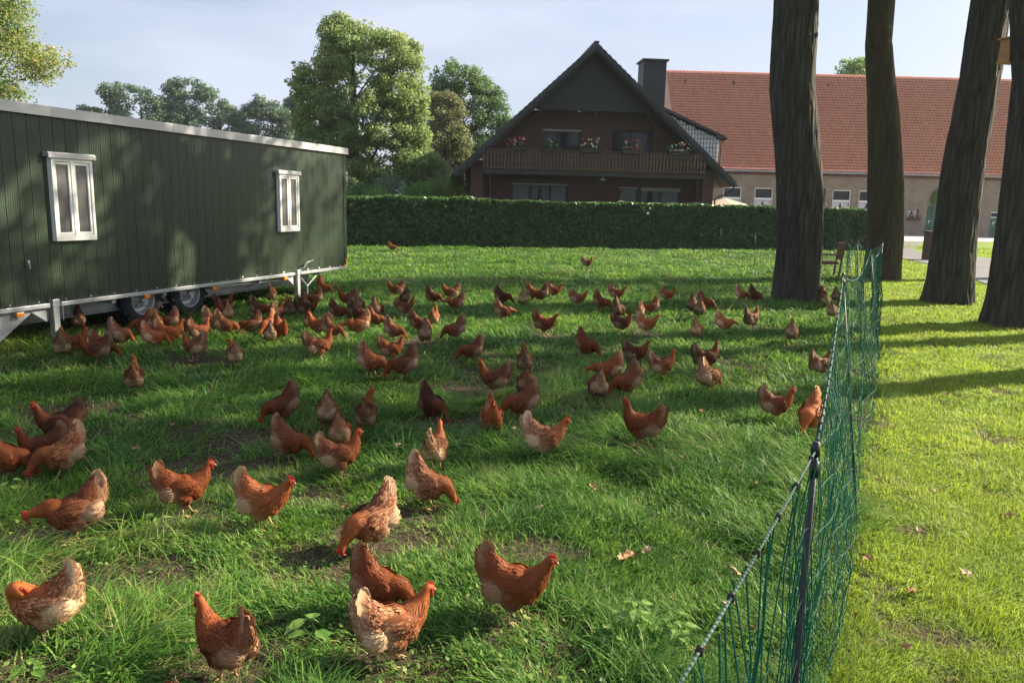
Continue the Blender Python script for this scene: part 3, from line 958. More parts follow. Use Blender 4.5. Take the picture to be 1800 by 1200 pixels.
def house():
    root = empty("farmhouse", (0, 40, 0), R(5), "dark brown gabled farmhouse with a timber balcony and flower boxes", "house")
    DEP = 13.0
    # walls
    mb = MB()
    mb.box(-2.27, -1.64, .25, DEP, 0, 4.15); mb.box(9.86, 10.42, .25, DEP, 0, 4.0)
    def wall(x0, x1, z0, z1, y, holes):          # wall strip with openings
        xs = sorted({x0, x1} | {h[0] for h in holes} | {h[1] for h in holes})
        for a, b in zip(xs, xs[1:]):
            hs = [h for h in holes if h[0] <= a + 1e-6 and h[1] >= b - 1e-6]
            z = z0
            for h in sorted(hs, key=lambda q: q[2]):
                if h[2] > z: mb.box(a, b, y, y + .3, z, h[2])
                z = h[3]
            if z < z1: mb.box(a, b, y, y + .3, z, z1)
    g1, g2 = (-.10, 2.93, .6, 3.12), (5.66, 9.04, .5, 3.05)
    u1, u2 = (1.45, 3.50, 4.60, 5.93), (5.14, 7.34, 4.60, 5.98)
    wall(-1.64, 9.86, 0, 3.55, 1.4, [g1, g2])
    wall(-1.25, 9.25, 3.72, 5.0, 1.4, [u1[:3] + (5.0,), u2[:3] + (5.0,)])
    mb.prism([(-1.6, 3.72), (-1.251, 3.72), (-1.251, 4.99), (-1.6, 4.68)], 1.4, 1.7); mb.prism([(9.251, 3.72), (9.86, 3.72), (9.86, 4.42), (9.251, 4.97)], 1.4, 1.7)
    # upper wall follows the roof slope
    mb.prism([(-1.25, 5.001), (u1[0], 5.001), (u1[0], 6.85), (.76, 6.84)], 1.4, 1.7)
    mb.prism([(u1[0] + .001, 5.935), (u1[1], 5.935), (u1[1], 6.849), (u1[0] + .001, 6.849)], 1.4, 1.7)
    mb.prism([(u1[1] + .001, 5.001), (u2[0] - .001, 5.001), (u2[0] - .001, 6.849), (u1[1] + .001, 6.849)], 1.4, 1.7)
    mb.prism([(u2[0], 5.985), (u2[1], 5.985), (u2[1] - .3, 6.849), (u2[0], 6.849)], 1.4, 1.7)
    mb.prism([(u2[1] + .001, 5.001), (9.25, 5.001), (7.42, 6.58), (u2[1] + .001, 6.64)], 1.4, 1.7)
    mb.box(-1.9, 10.1, DEP - .3, DEP, 0, 3.6)
    mb.prism([(-1.9, 3.6), (10.1, 3.6), (3.84, 9.4)], DEP - .3, DEP)
    mb.build("wall", M['brick_house'], root)
    cl = MB()       # dark cladding of the gable top, and behind it the floor and eaves lining
    cl.prism([(.55, 6.86), (7.45, 6.86), (3.84, 9.62)], .55, .70)
    cl.box(1.0, 6.96, .50, .72, 6.78, 6.858)
    for x in (1.15, 3.95, 6.70): cl.box(x, x + .16, .35, .80, 6.55, 6.779)
    cl.build("gable_cladding", M['slate'], root)
    # roof
    rf = MB()
    th = .22
    L0, RD, R1 = (-3.19, 3.50), (3.84, 9.95), (11.45, 3.36)
    rf.prism([L0, RD, (RD[0], RD[1] - th * 1.35), (L0[0] + .10, L0[1] - th)], -.25, DEP + .3)
    rf.prism([(RD[0] + .002, RD[1]), R1, (R1[0] - .10, R1[1] - th), (RD[0] + .002, RD[1] - th * 1.35)], -.25, DEP + .3)
    roof = rf.build("roof", M['rooftile_dark'], root)
    vt = MB()        # verge tiles stepping down both rakes
    for A_, B_ in ((RD, L0), (RD, R1)):
        n = 30
        for i in range(n):
            t0, t1 = i / n, (i + 1.12) / n
            ax_, az_ = A_[0] + (B_[0] - A_[0]) * t0, A_[1] + (B_[1] - A_[1]) * t0
            bx_, bz_ = A_[0] + (B_[0] - A_[0]) * min(1, t1), A_[1] + (B_[1] - A_[1]) * min(1, t1)
            vt.prism([(ax_, az_ - .02), (bx_, bz_ + .03), (bx_, bz_ - .20), (ax_, az_ - .20)], -.30, -.252)
            vt.prism([(ax_, az_ + .003), (bx_, bz_ + .055), (bx_, bz_ + .030), (ax_, az_ + .001)], -.30, .15)
    vt.box(3.72, 3.96, -.30, 13.3, 9.93, 10.03)
    vt.build("verge_tiles", M['rooftile_dark'], roof)
    so_ = MB()       # boarded soffit
    so_.prism([(-3.0, 3.33), (3.84, 9.60), (3.84, 9.55), (-2.9, 3.29)], -.2, 1.39)
    so_.prism([(3.842, 9.60), (11.25, 3.2), (11.2, 3.14), (3.842, 9.55)], -.2, 1.39)
    so_.build("soffit", M['dark_wood'], root)
    gt = MB()        # gutter and downpipe at the end of the long slope
    gt.tube([(11.46, -.28, 3.22), (11.46, DEP, 3.22)], .075, 10)
    gt.tube([(11.40, -.10, 3.20), (11.38, -.05, 2.98), (11.05, .02, 2.78), (10.50, .10, 2.52), (10.47, .15, .1)], .045, 8)
    gt.build("gutter", M['black'], root)
    gl = MB(); gl.tube([(-3.22, -.28, 3.38), (-3.22, DEP, 3.38)], .07, 10)
    gl.build("gutter", M['black'], root)
    # balcony
    bc = MB()
    bc.box(-1.63, 9.86, .02, 1.39, 3.56, 3.70)
    bc.box(-1.63, 9.86, -.06, .019, 3.50, 3.72)
    balc = bc.build("balcony", M['dark_wood'], root)
    sl_ = MB()
    x, rs = -1.70, random.Random(5)
    while x < 9.80:
        w_ = .115
        pr = [(x, 3.76), (x + w_, 3.76), (x + w_ - .015, 4.0), (x + w_ + .012, 4.22), (x + w_ - .015, 4.45), (x + w_, 4.70), (x, 4.70), (x + .015, 4.45), (x - .012, 4.22), (x + .015, 4.0)]
        sl_.prism(pr, -.155 + rs.uniform(0, .006), -.125)
        x += .178
    sl_.build("balusters", M['balc'], balc)
    rl = MB()
    rl.box(-1.72, 9.86, -.12, -.075, 3.80, 3.88); rl.box(-1.72, 9.86, -.12, -.075, 4.52, 4.60); rl.box(-1.74, 9.88, -.17, -.04, 4.705, 4.75)
    rl.build("handrail", M['balc'], balc)
    for x in (-1.30, 9.50):
        p = MB(); p.tube([(x, .0, .0), (x, .0, 3.5)], .035, 8)
        p.build("post", M['dark_wood'], root)
    lp = MB(); lp.lathe([(0, 3.46), (.10, 3.44), (.17, 3.38), (.19, 3.33), (0, 3.32)], (4.62, .75, 0), 16)
    lp.box(4.60, 4.64, .73, .77, 3.46, 3.56)
    lp.build("porch_lamp", M['curtain_w'], root)
    # windows
    def window(a, b, z0, z1, y, panes, kind):
        f = MB()
        e = .07
        f.box(a, b, y - .02, y + .06, z0, z0 + e); f.box(a, b, y - .02, y + .06, z1 - e, z1)
        f.box(a, a + e, y - .02, y + .06, z0 + e, z1 - e); f.box(b - e, b, y - .02, y + .06, z0 + e, z1 - e)
        for t in panes: f.box(a + (b - a) * t - .05, a + (b - a) * t + .05, y - .015, y + .055, z0 + e, z1 - e)
        wn = f.build("window", M['dark_wood'], root)
        g = MB(); g.box(a + e, b - e, y + .062, y + .07, z0 + e, z1 - e)
        g.build("pane", M['glass'], wn)
        c = MB()
        if kind == 'g1':
            curtain(c, a + .1, a + (b - a) * .31, z0, z1 - .12, y + .035, 7)
            curtain(c, a + (b - a) * .36, a + (b - a) * .50, z0, z1 - .12, y + .035, 5, .02, .75)
            curtain(c, a + (b - a) * .52, a + (b - a) * .66, z0, z1 - .12, y + .035, 5, .02, -.75)
            curtain(c, a + (b - a) * .70, b - .1, z0, z1 - .12, y + .035, 7)
            c.build("curtain", M['curtain'], wn)
        if kind == 'g2':
            curtain(c, a + .1, a + (b - a) * .29, z0, z1 - .12, y + .035, 7)
            curtain(c, a + (b - a) * .37, a + (b - a) * .48, z0, z1 - .12, y + .035, 5, .02, .7)
            curtain(c, a + (b - a) * .55, a + (b - a) * .66, z0, z1 - .12, y + .035, 5, .02, -.7)
            curtain(c, a + (b - a) * .70, b - .1, z0, z1 - .12, y + .035, 7)
            c.build("curtain", M['curtain'], wn)
        l = MB()
        if kind == 'u1': l.box(a, b, y - .05, y - .022, z1 - .12, z1 - .01)
        if kind == 'g1': l.box(a, b, y - .05, y - .022, z1 - .10, z1 - .01)
        if kind == 'g2': l.box(a, a + (b - a) * .30, y - .05, y - .022, z1 - .10, z1 - .01); l.box(a + (b - a) * .36, b, y - .05, y - .022, z1 - .20, z1 - .01)
        if l.v: l.build("shutter_box", M['shutter'], wn)
    M['shutter'] = simple("pale_grey_shutter_slats", (.26, .25, .23), .6, 0, .05, 4, .05)
    window(*g1, 1.5, (.33, .68), 'g1'); window(*g2, 1.5, (.325, .68), 'g2')
    window(*u1, 1.5, (.45,), 'u1'); window(*u2, 1.5, (.5,), 'u2')
    # chimney
    c = MB(); c.box(7.32, 8.60, 4.0, 5.3, 5.6, 9.98)
    chm = c.build("chimney", M['slate'], root)
    c = MB(); c.box(7.22, 8.72, 3.9, 5.4, 9.98, 10.09)
    bevel(c.build("chimney_cap", M['rooftile_dark'], chm), .02)
    # dormer with a tile-hung cheek
    c = MB()
    c.prism([(7.0, 7.42), (11.10, 5.72), (11.10, 4.0), (7.0, 5.0)], 1.75, 8.0)
    dm = c.build("dormer", M['slate'], root)
    c = MB()
    c.prism([(6.9, 7.62), (11.32, 5.84), (11.32, 5.72), (6.9, 7.48)], 1.45, 8.3)
    c.build("dormer_roof", M['rooftile_dark'], dm)
    c = MB()
    ti = MB()
    for i in range(22):                       # tiles hung on the cheek
        xx = 7.30 + i * .172
        for j in range(13):
            zz = 4.30 + j * .23
            topz = 7.36 - (xx - 7.0) * .4146
            if zz + .10 > topz or zz < 9.35 - (xx - 3.84) * .866 - .4: continue
            z1 = min(zz + .235, topz)
            ti.add([(xx + .016, 1.680, zz + .022), (xx + .085, 1.665, zz + .022), (xx + .158, 1.680, zz + .022), (xx + .016, 1.742, z1), (xx + .085, 1.722, z1), (xx + .158, 1.742, z1)],
                   [(0, 1, 4, 3), (1, 2, 5, 4)])
    M['cheek'] = simple("glazed_grey_wall_tile", (.52, .53, .55), .35, 0, .12, 3, .05)
    ti.build("cheek_tiles", M['cheek'], dm)
    c = MB(); c.tube([(11.36, 1.40, 5.70), (11.36, 8.3, 5.70)], .06, 8); c.tube([(11.30, 1.52, 5.66), (11.17, 1.60, 5.50), (11.15, 1.62, 4.2)], .035, 8)
    c.build("gutter", M['black'], dm)
    return root
HOUSE = house()
HM = Matrix.Translation((0, 40, 0)) @ Matrix.Rotation(R(5), 4, 'Z')

def flower_mass(name, loc, w_, h_, d_, leafm, petals, label, cat, group, seed, box=None, n=260):
    rs = np.random.RandomState(seed)
    root = empty(name, loc, R(5), label, cat, group)
    leafy(rs, [((rs.uniform(-.5, .5) * w_, rs.uniform(-.4, .3) * d_, h_ * rs.uniform(.15, .75)), (w_ * .22, d_ * .4, h_ * .3)) for _ in range(9)], n, .075, leafm, "foliage", root)
    for mat_, k in petals:
        mb = MB()
        for i in range(k):
            a = rs.uniform(0, 6.28)
            rr = rs.uniform(.3, 1.0)
            c = Vector((rr * math.cos(a) * w_ * .52, -abs(math.sin(a)) * d_ * .5, h_ * .45 + rs.uniform(-.3, .62) * h_))
            for q in range(3):
                mb.ball(tuple(c + Vector(rs.normal(0, .022, 3))), (.026, .016, .024), 6, 4)
        mb.build("blossom", M[mat_], root)
    if box:
        mb = MB(); mb.box(-w_ * .46, w_ * .46, -.09, .09, -.13, .05)
        mb.build("planter", M[box], root)
    return root
# ================================================================ long brick barn with the red roof
def barn():
    O = Vector((35, 72, 0))
    root = empty("barn", O, R(1), "long pale brick barn with a red clay tile roof", "barn")
    X0, X1, H = -19.9, 20.0, 5.15
    holes = [(-16.0, -14.3, 1.4, 4.0), (-13.1, -11.4, 1.4, 4.0), (-5.9, -4.2, 1.4, 3.97), (-3.47, -1.75, 1.4, 3.97), (1.12, 2.24, 1.57, 2.38),
             (-7.65, -6.6, 0, 4.05), (2.95, 5.6, 0, 2.75), (8.95, 11.4, 0, 2.32)]
    mb = MB()
    xs = sorted({X0, X1} | {h[0] for h in holes} | {h[1] for h in holes})
    for a, b in zip(xs, xs[1:]):
        z = 0
        for h in [h for h in holes if h[0] <= a + 1e-6 and h[1] >= b - 1e-6]:
            if h[2] > z: mb.box(a, b, 0, .4, z, h[2])
            z = h[3]
        mb.box(a, b, 0, .4, z, H)
    mb.box(X0, X0 + .4, .4, 16, 0, H); mb.box(X1 - .4, X1, .4, 16, 0, H); mb.box(X0, X1, 16, 16.4, 0, H)
    mb.prism([(0.4, H), (16, H), (8.2, 14.6)], X0, X0 + .4, 'x'); mb.prism([(0.4, H), (16, H), (8.2, 14.6)], X1 - .4, X1, 'x')
    mb.build("wall", M['brick_barn'], root)
    # dentilled brick cornice
    c = MB()
    c.box(X0, X1, -.10, .3, H + .002, H + .14); c.box(X0, X1, -.22, .3, H + .25, H + .40)
    x = X0
    while x < X1: c.box(x, x + .14, -.18, .3, H + .141, H + .249); x += .30
    c.build("cornice", M['brick_dark'], root)
    # arches over the openings
    a = MB()
    for h in holes:
        if h[3] < 3: continue
        cx, hw = (h[0] + h[1]) / 2, (h[1] - h[0]) / 2
        n = 9
        for i in range(n):
            t0, t1 = R(62 + 56 * i / n), R(62 + 56 * (i + .92) / n)
            rr = hw / math.cos(R(62))
            zc = h[3] - rr * math.sin(R(62))
            a.prism([(cx + rr * math.cos(t0), zc + rr * math.sin(t0)), (cx + rr * math.cos(t1), zc + rr * math.sin(t1)),
                     (cx + (rr + .34) * math.cos(t1), zc + (rr + .34) * math.sin(t1)), (cx + (rr + .34) * math.cos(t0), zc + (rr + .34) * math.sin(t0))], -.012, .10)
    a.box(9.0, 11.0, -.015, .1, 3.05, 3.2); a.box(9.3, 11.0, -.012, .1, 4.28, 4.42); a.box(8.98, 10.8, -.02, .1, 3.28, 3.36)
    a.build("brick_arches", M['brick_barn'], root)
    # roof: real tile rolls, row over row
    ridge = (8.2, 15.25)
    ev = (-.45, 5.50)
    rows, tw = 36, .34
    nx = int((X1 - X0 + .6) / tw) * 4
    px = np.arange(nx + 1) * tw / 4 + X0 - .3
    roll = np.array([.0, .075, .13, .055])[np.arange(nx + 1) % 4]
    L = math.hypot(ridge[0] - ev[0], ridge[1] - ev[1])
    d = np.array([ridge[0] - ev[0], ridge[1] - ev[1]]) / L
    nrm = np.array([-d[1], d[0]])
    V, F = [], []
    rs = np.random.RandomState(4)
    for r_ in range(rows):
        for e, (s_, lift) in enumerate(((r_ * L / rows - .04, .17), ((r_ + 1) * L / rows, .0))):
            p = np.array(ev) + d * s_
            wob = rs.normal(0, .006, nx + 1)
            V.append(np.stack([px, p[0] + nrm[0] * (lift + roll + wob), p[1] + nrm[1] * (lift + roll + wob)], 1))
    V = np.vstack(V)
    w_ = nx + 1
    for r_ in range(rows):
        a0, b0 = (2 * r_) * w_, (2 * r_ + 1) * w_
        i = np.arange(nx)
        F.append(np.stack([a0 + i, a0 + i + 1, b0 + i + 1, b0 + i], 1))
        if r_:
            c0 = (2 * r_ - 1) * w_
            F.append(np.stack([a0 + i, c0 + i, c0 + i + 1, a0 + i + 1], 1))
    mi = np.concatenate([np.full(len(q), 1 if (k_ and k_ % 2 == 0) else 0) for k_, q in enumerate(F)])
    F = np.vstack(F)
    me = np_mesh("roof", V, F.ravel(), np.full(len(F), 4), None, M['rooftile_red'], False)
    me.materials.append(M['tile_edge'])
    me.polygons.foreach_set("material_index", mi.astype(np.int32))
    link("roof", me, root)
    bk = MB()
    bk.prism([(ridge[0], ridge[1] + .02), (16.9, 5.4), (16.9, 5.2), (ev[0], 5.40), (ev[0], 5.46), (ridge[0], ridge[1] - .1)], X0 - .28, X1 + .28, 'x')
    bk.build("roof_back", M['rooftile_red'], root)
    rc = MB()
    x = X0 - .3
    while x < X1: rc.tube([(x, ridge[0], ridge[1] + .03), (x + .36, ridge[0], ridge[1] + .06)], [.13, .15], 8); x += .36
    rc.build("ridge_tiles", M['rooftile_red'], root)
    gt = MB(); gt.tube([(X0, -.60, 5.46), (X1, -.60, 5.50)], .085, 10)
    gt.build("gutter", M['galv_dull'], root)
    vt = MB()
    for i, x in enumerate((-18.5, -13.7, -4.4, .9, 9.0)):
        p = np.array(ev) + d * (L * .885)
        vt.tube([(x, p[0] - .10, p[1] + .02), (x, p[0] - .30, p[1] + .26)], [.14, .10], 8)
    vt.build("roof_vents", M['brick_dark'], root)
    sk = MB()
    for x in (-5.4, 1.2, 8.0):
        p0, p1 = np.array(ev) + d * (L * .50) + nrm * .12, np.array(ev) + d * (L * .527) + nrm * .12
        sk.add([(x, p0[0], p0[1]), (x + .26, p0[0], p0[1]), (x + .26, p1[0], p1[1]), (x, p1[0], p1[1])], [(0, 1, 2, 3)])
    sk.build("glass_tiles", M['sky_tile'], root)
    # windows
    for i, h in enumerate(holes[:5]):
        f = MB()
        y, e = .12, .09 if i < 4 else .05
        a0, b0, z0, z1 = h
        f.box(a0, b0, y, y + .08, z0, z0 + e); f.box(a0, b0, y, y + .08, z1 - e, z1)
        f.box(a0, a0 + e, y, y + .08, z0 + e, z1 - e); f.box(b0 - e, b0, y, y + .08, z0 + e, z1 - e)
        if i < 4: f.box(a0 + e, b0 - e, y - .01, y + .08, z1 - 1.08, z1 - .90)
        wn = f.build("window", M['white'] if i < 4 else M['dark_wood'], root)
        g = MB(); g.box(a0 + e, b0 - e, y + .20, y + .21, z0 + e, z1 - e)
        g.build("pane", M['glass'], wn)
        c = MB()
        zt = z1 - 1.1 if i < 4 else z1 - e
        m_ = (a0 + b0) / 2
        curtain(c, a0 + e + .02, m_, z0, zt, y + .14, 4, .03, .62)
        curtain(c, m_, b0 - e - .02, z0, zt, y + .14, 4, .03, -.62)
        c.build("curtain", M['curtain_w'], wn)
    # doors
    def door(a0, b0, z1, light=None):
        dm = MB()
        x = a0
        while x < b0 - .02: dm.box(x, min(x + .16, b0) - .006, .16, .21, .02, z1 - (.55 if light else 0)); x += .16
        for z in (.5, z1 - .75): dm.box(a0, b0, .135, .159, z, z + .12)
        o = dm.build("door", M['door_green'], root)
        hn = MB(); hn.box(a0 + .30, a0 + .38, .09, .134, 1.15, 1.42); hn.tube([(a0 + .34, .10, 1.38), (a0 + .62, .08, 1.38)], .03, 8)
        hn.build("handle", M['white'], o)
        if light:
            f = MB(); z0 = z1 - .54
            f.box(a0, b0, .12, .20, z0, z0 + .09); f.box(a0, b0, .12, .20, z1 - .09, z1); f.box(a0, a0 + .09, .12, .20, z0 + .09, z1 - .09); f.box(b0 - .09, b0, .12, .20, z0 + .09, z1 - .09)
            wn = f.build("window", M['white'], root)
            g = MB(); g.box(a0 + .09, b0 - .09, .17, .18, z0 + .09, z1 - .09); g.build("pane", M['glass'], wn)
    door(2.95, 5.6, 2.75); door(8.95, 11.4, 2.32, True)
    dd = MB(); dd.box(-7.65, -6.6, .2, .26, 0, 4.05)
    dd.build("door", M['dark_wood'], root)
    lm = MB(); lm.box(-8.1, -7.85, -.2, -.0, 4.15, 4.45); lm.build("wall_lamp", M['white'], root)
M['tile_edge'] = simple("shade_toned_tile_edge", (.46, .17, .10), .9, 0, .3, 2, .2)  # darker riser colour paints the shade lines between tile rows
t_ = NT("glass_roof_tile"); M['sky_tile'] = t_.done((.30, .36, .42), .15, 0, .6)
barn()
BM = Matrix.Translation((35, 72, 0)) @ Matrix.Rotation(R(1), 4, 'Z')
# ================================================================ hedge, trees, flower boxes
def hedge():
    A, B = Vector((-14.0, 32.95, 0)), Vector((19.8, 41.6, 0))
    d = (B - A); L = d.length; ang = math.atan2(d.y, d.x)
    root = empty("hedge", A, ang, "long clipped dark green hedge across the back of the paddock", "hedge")
    rs = np.random.RandomState(11)
    n = 105000
    T, HH = 1.15, 2.14
    # front face, top and ends
    u = rs.uniform(0, L, n)
    k = rs.rand(n)
    front = k < .66
    z = np.where(front, rs.uniform(.02, HH, n), HH)
    y = np.where(front, 0, rs.uniform(0, T, n))
    wob = fbm(u, z, 1.1, 5) * .26 + fbm(u, z, .35, 9) * .22 - .24
    wobt = fbm(u, y, 1.6, 6) * .26 + fbm(u, y, .4, 8) * .14 - .20
    y = np.where(front, y + wob + rs.uniform(-.02, .13, n), y)
    z = np.where(front, z * (1 + wobt * .06), z + wobt + rs.uniform(-.12, .03, n))
    N = np.where(front[:, None], np.array([0, -1, .45]), np.array([0, -.15, 1.0]))
    V, i, s = leaf_cloud(rs, np.stack([u, y, z], 1), N, .15, .4, .6, .8)
    rnd = np.clip(rs.rand(n) * .95 + np.where(rs.rand(n) < .012, .5, 0) + np.where(front, 0, .38), 0, 1)  # top leaves toned lighter, sunlight on the hedge top put into their colour
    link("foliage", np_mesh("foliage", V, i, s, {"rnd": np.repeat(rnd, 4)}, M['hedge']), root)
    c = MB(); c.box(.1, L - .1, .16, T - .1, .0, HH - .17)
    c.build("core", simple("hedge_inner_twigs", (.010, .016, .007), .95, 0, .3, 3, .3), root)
    # brighter shoots poking out
    cl = [((rs.uniform(5, L - 3), -.06, rs.uniform(.1, 1.9)), rs.uniform(.05, .11)) for _ in range(34)]
    leafy(rs, cl, 500, .075, 'leaf_light', "foliage", root, up=.2)
hedge()

def B_(px, py, Y):                   # a point at distance Y seen at a place of the photograph
    v = ray(px, py); t = Y / v.y
    return v.x * t, CAM_H + v.z * t
def prof(Y, rows):
    """crown outline: rows of (photo y, x left, x right)"""
    out = []
    for y, a, b in rows:
        xa, z = B_(a, y, Y); xb, z2 = B_(b, y, Y)
        out.append(((z + z2) / 2, xa, xb))
    return out
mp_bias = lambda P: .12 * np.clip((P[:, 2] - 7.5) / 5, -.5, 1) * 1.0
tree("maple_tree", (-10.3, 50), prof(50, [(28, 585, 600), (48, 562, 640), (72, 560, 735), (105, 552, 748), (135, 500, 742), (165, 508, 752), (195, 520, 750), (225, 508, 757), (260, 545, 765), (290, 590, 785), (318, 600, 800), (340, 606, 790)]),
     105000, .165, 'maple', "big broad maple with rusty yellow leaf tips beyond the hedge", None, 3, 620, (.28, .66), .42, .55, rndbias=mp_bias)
tree("tall_tree", (-4.6, 62), prof(62, [(114, 780, 812), (125, 762, 845), (150, 752, 875), (180, 750, 898), (220, 752, 905), (270, 760, 900), (330, 770, 890), (352, 790, 880)]),
     42000, .19, 'leaf_a', "tall grey green tree rising behind the farmhouse eaves", "trees beyond the hedge", 4, 300, (.3, .7), .35, .5)
tree("olive_tree", (-5.2, 57), prof(57, [(166, 755, 800), (185, 742, 815), (220, 738, 825), (260, 735, 830), (300, 740, 830), (345, 750, 825)]),
     18000, .17, 'leaf_b', "tan olive coloured tree between the maple and the farmhouse", "trees beyond the hedge", 5, 150, (.25, .55), .22, .5)
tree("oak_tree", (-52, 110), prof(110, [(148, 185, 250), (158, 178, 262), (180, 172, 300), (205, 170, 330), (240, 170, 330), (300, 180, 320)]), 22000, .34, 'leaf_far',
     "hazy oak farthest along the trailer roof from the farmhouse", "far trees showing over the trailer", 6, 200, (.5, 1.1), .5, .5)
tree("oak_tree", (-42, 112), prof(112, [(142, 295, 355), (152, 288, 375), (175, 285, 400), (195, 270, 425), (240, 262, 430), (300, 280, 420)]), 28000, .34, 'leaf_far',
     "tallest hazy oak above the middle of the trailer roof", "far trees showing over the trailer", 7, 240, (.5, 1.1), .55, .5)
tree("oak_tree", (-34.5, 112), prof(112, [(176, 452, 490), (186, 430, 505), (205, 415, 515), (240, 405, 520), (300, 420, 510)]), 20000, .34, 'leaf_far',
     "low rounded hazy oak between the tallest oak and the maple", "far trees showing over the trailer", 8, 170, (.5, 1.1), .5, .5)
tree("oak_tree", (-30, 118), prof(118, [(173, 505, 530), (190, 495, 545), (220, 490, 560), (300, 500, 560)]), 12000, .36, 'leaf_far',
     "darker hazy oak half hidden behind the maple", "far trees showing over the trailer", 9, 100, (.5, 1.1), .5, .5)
tree("small_far_tree", (-60, 108), prof(108, [(186, 145, 158), (195, 138, 168), (215, 135, 180), (260, 138, 185)]), 2500, .4, 'leaf_a',
     "small pale treetop just clearing the trailer roof", "far trees showing over the trailer", 10, 14, (.7, 1.3), .3, .5)
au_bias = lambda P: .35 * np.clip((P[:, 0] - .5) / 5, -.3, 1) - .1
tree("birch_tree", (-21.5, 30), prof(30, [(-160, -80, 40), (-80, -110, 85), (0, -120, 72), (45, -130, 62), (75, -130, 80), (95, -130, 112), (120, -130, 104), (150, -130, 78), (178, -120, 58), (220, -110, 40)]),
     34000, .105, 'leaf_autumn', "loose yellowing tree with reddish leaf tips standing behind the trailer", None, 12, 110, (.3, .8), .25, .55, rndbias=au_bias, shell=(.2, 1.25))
tree("treetop", (39.6, 96), prof(96, [(112, 1485, 1512), (122, 1466, 1530), (140, 1460, 1540), (200, 1470, 1530)]), 5000, .36, 'leaf_light',
     "pale green treetop peeping over the barn ridge", None, 13, 24, (.8, 1.5), .4, .5)
# undergrowth behind the hedge, each bush of its own
for i, (a, b, top, Y, mt, lb) in enumerate((
        (600, 665, 322, 42, 'leaf_a', "mid green bush beneath the maple trunk"),
        (655, 725, 306, 45, 'leaf_far', "dark green bush beside the maple trunk"),
        (700, 765, 316, 43, 'leaf_light', "bright leafy bush beneath the maple crown edge"),
        (745, 800, 300, 46, 'leaf_a', "grey green bush below the olive tree"),
        (775, 830, 312, 42, 'leaf_light', "light green bush beside the farmhouse brick pier"),
        (612, 700, 338, 38, 'leaf_light', "low bright bush just over the hedge near the trailer end"))):
    xa, z = B_(a, top, Y); xb, _ = B_(b, top, Y)
    tree("bush", ((xa + xb) / 2, Y), [(.3, xa, xb), (z * .5, xa - .1, xb + .1), (z * .8, xa + .2, xb - .2), (z, xa + .5, xb - .5)], 5000, .12, mt, lb, "bushes behind the hedge", 30 + i, 22, (.35, .7), .06, .6, cat="bush")
# low bright hedge line behind the first
def low_hedge():
    rs = np.random.RandomState(8)
    root = empty("low_hedge", (-10.8, 39.2, 0), R(6), "low light green hedge seen over the long hedge before the house", "hedge")
    cl = [((x, 0, .95), (.7, .5, 1.0)) for x in np.arange(0, 9, .5)]
    leafy(rs, cl, 9000, .10, 'leaf_light', "foliage", root)
low_hedge()

def far_woods():
    rs = np.random.RandomState(44)
    cl = []
    for x in np.arange(-120, 20, 2.6):
        for k in range(3): cl.append(((x + rs.uniform(-2, 2), 150 + rs.uniform(-5, 5), rs.uniform(1, 7)), (rs.uniform(1.5, 3), 2.5, rs.uniform(1.4, 2.6))))
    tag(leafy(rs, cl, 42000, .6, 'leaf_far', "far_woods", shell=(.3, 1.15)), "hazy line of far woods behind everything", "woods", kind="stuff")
far_woods()

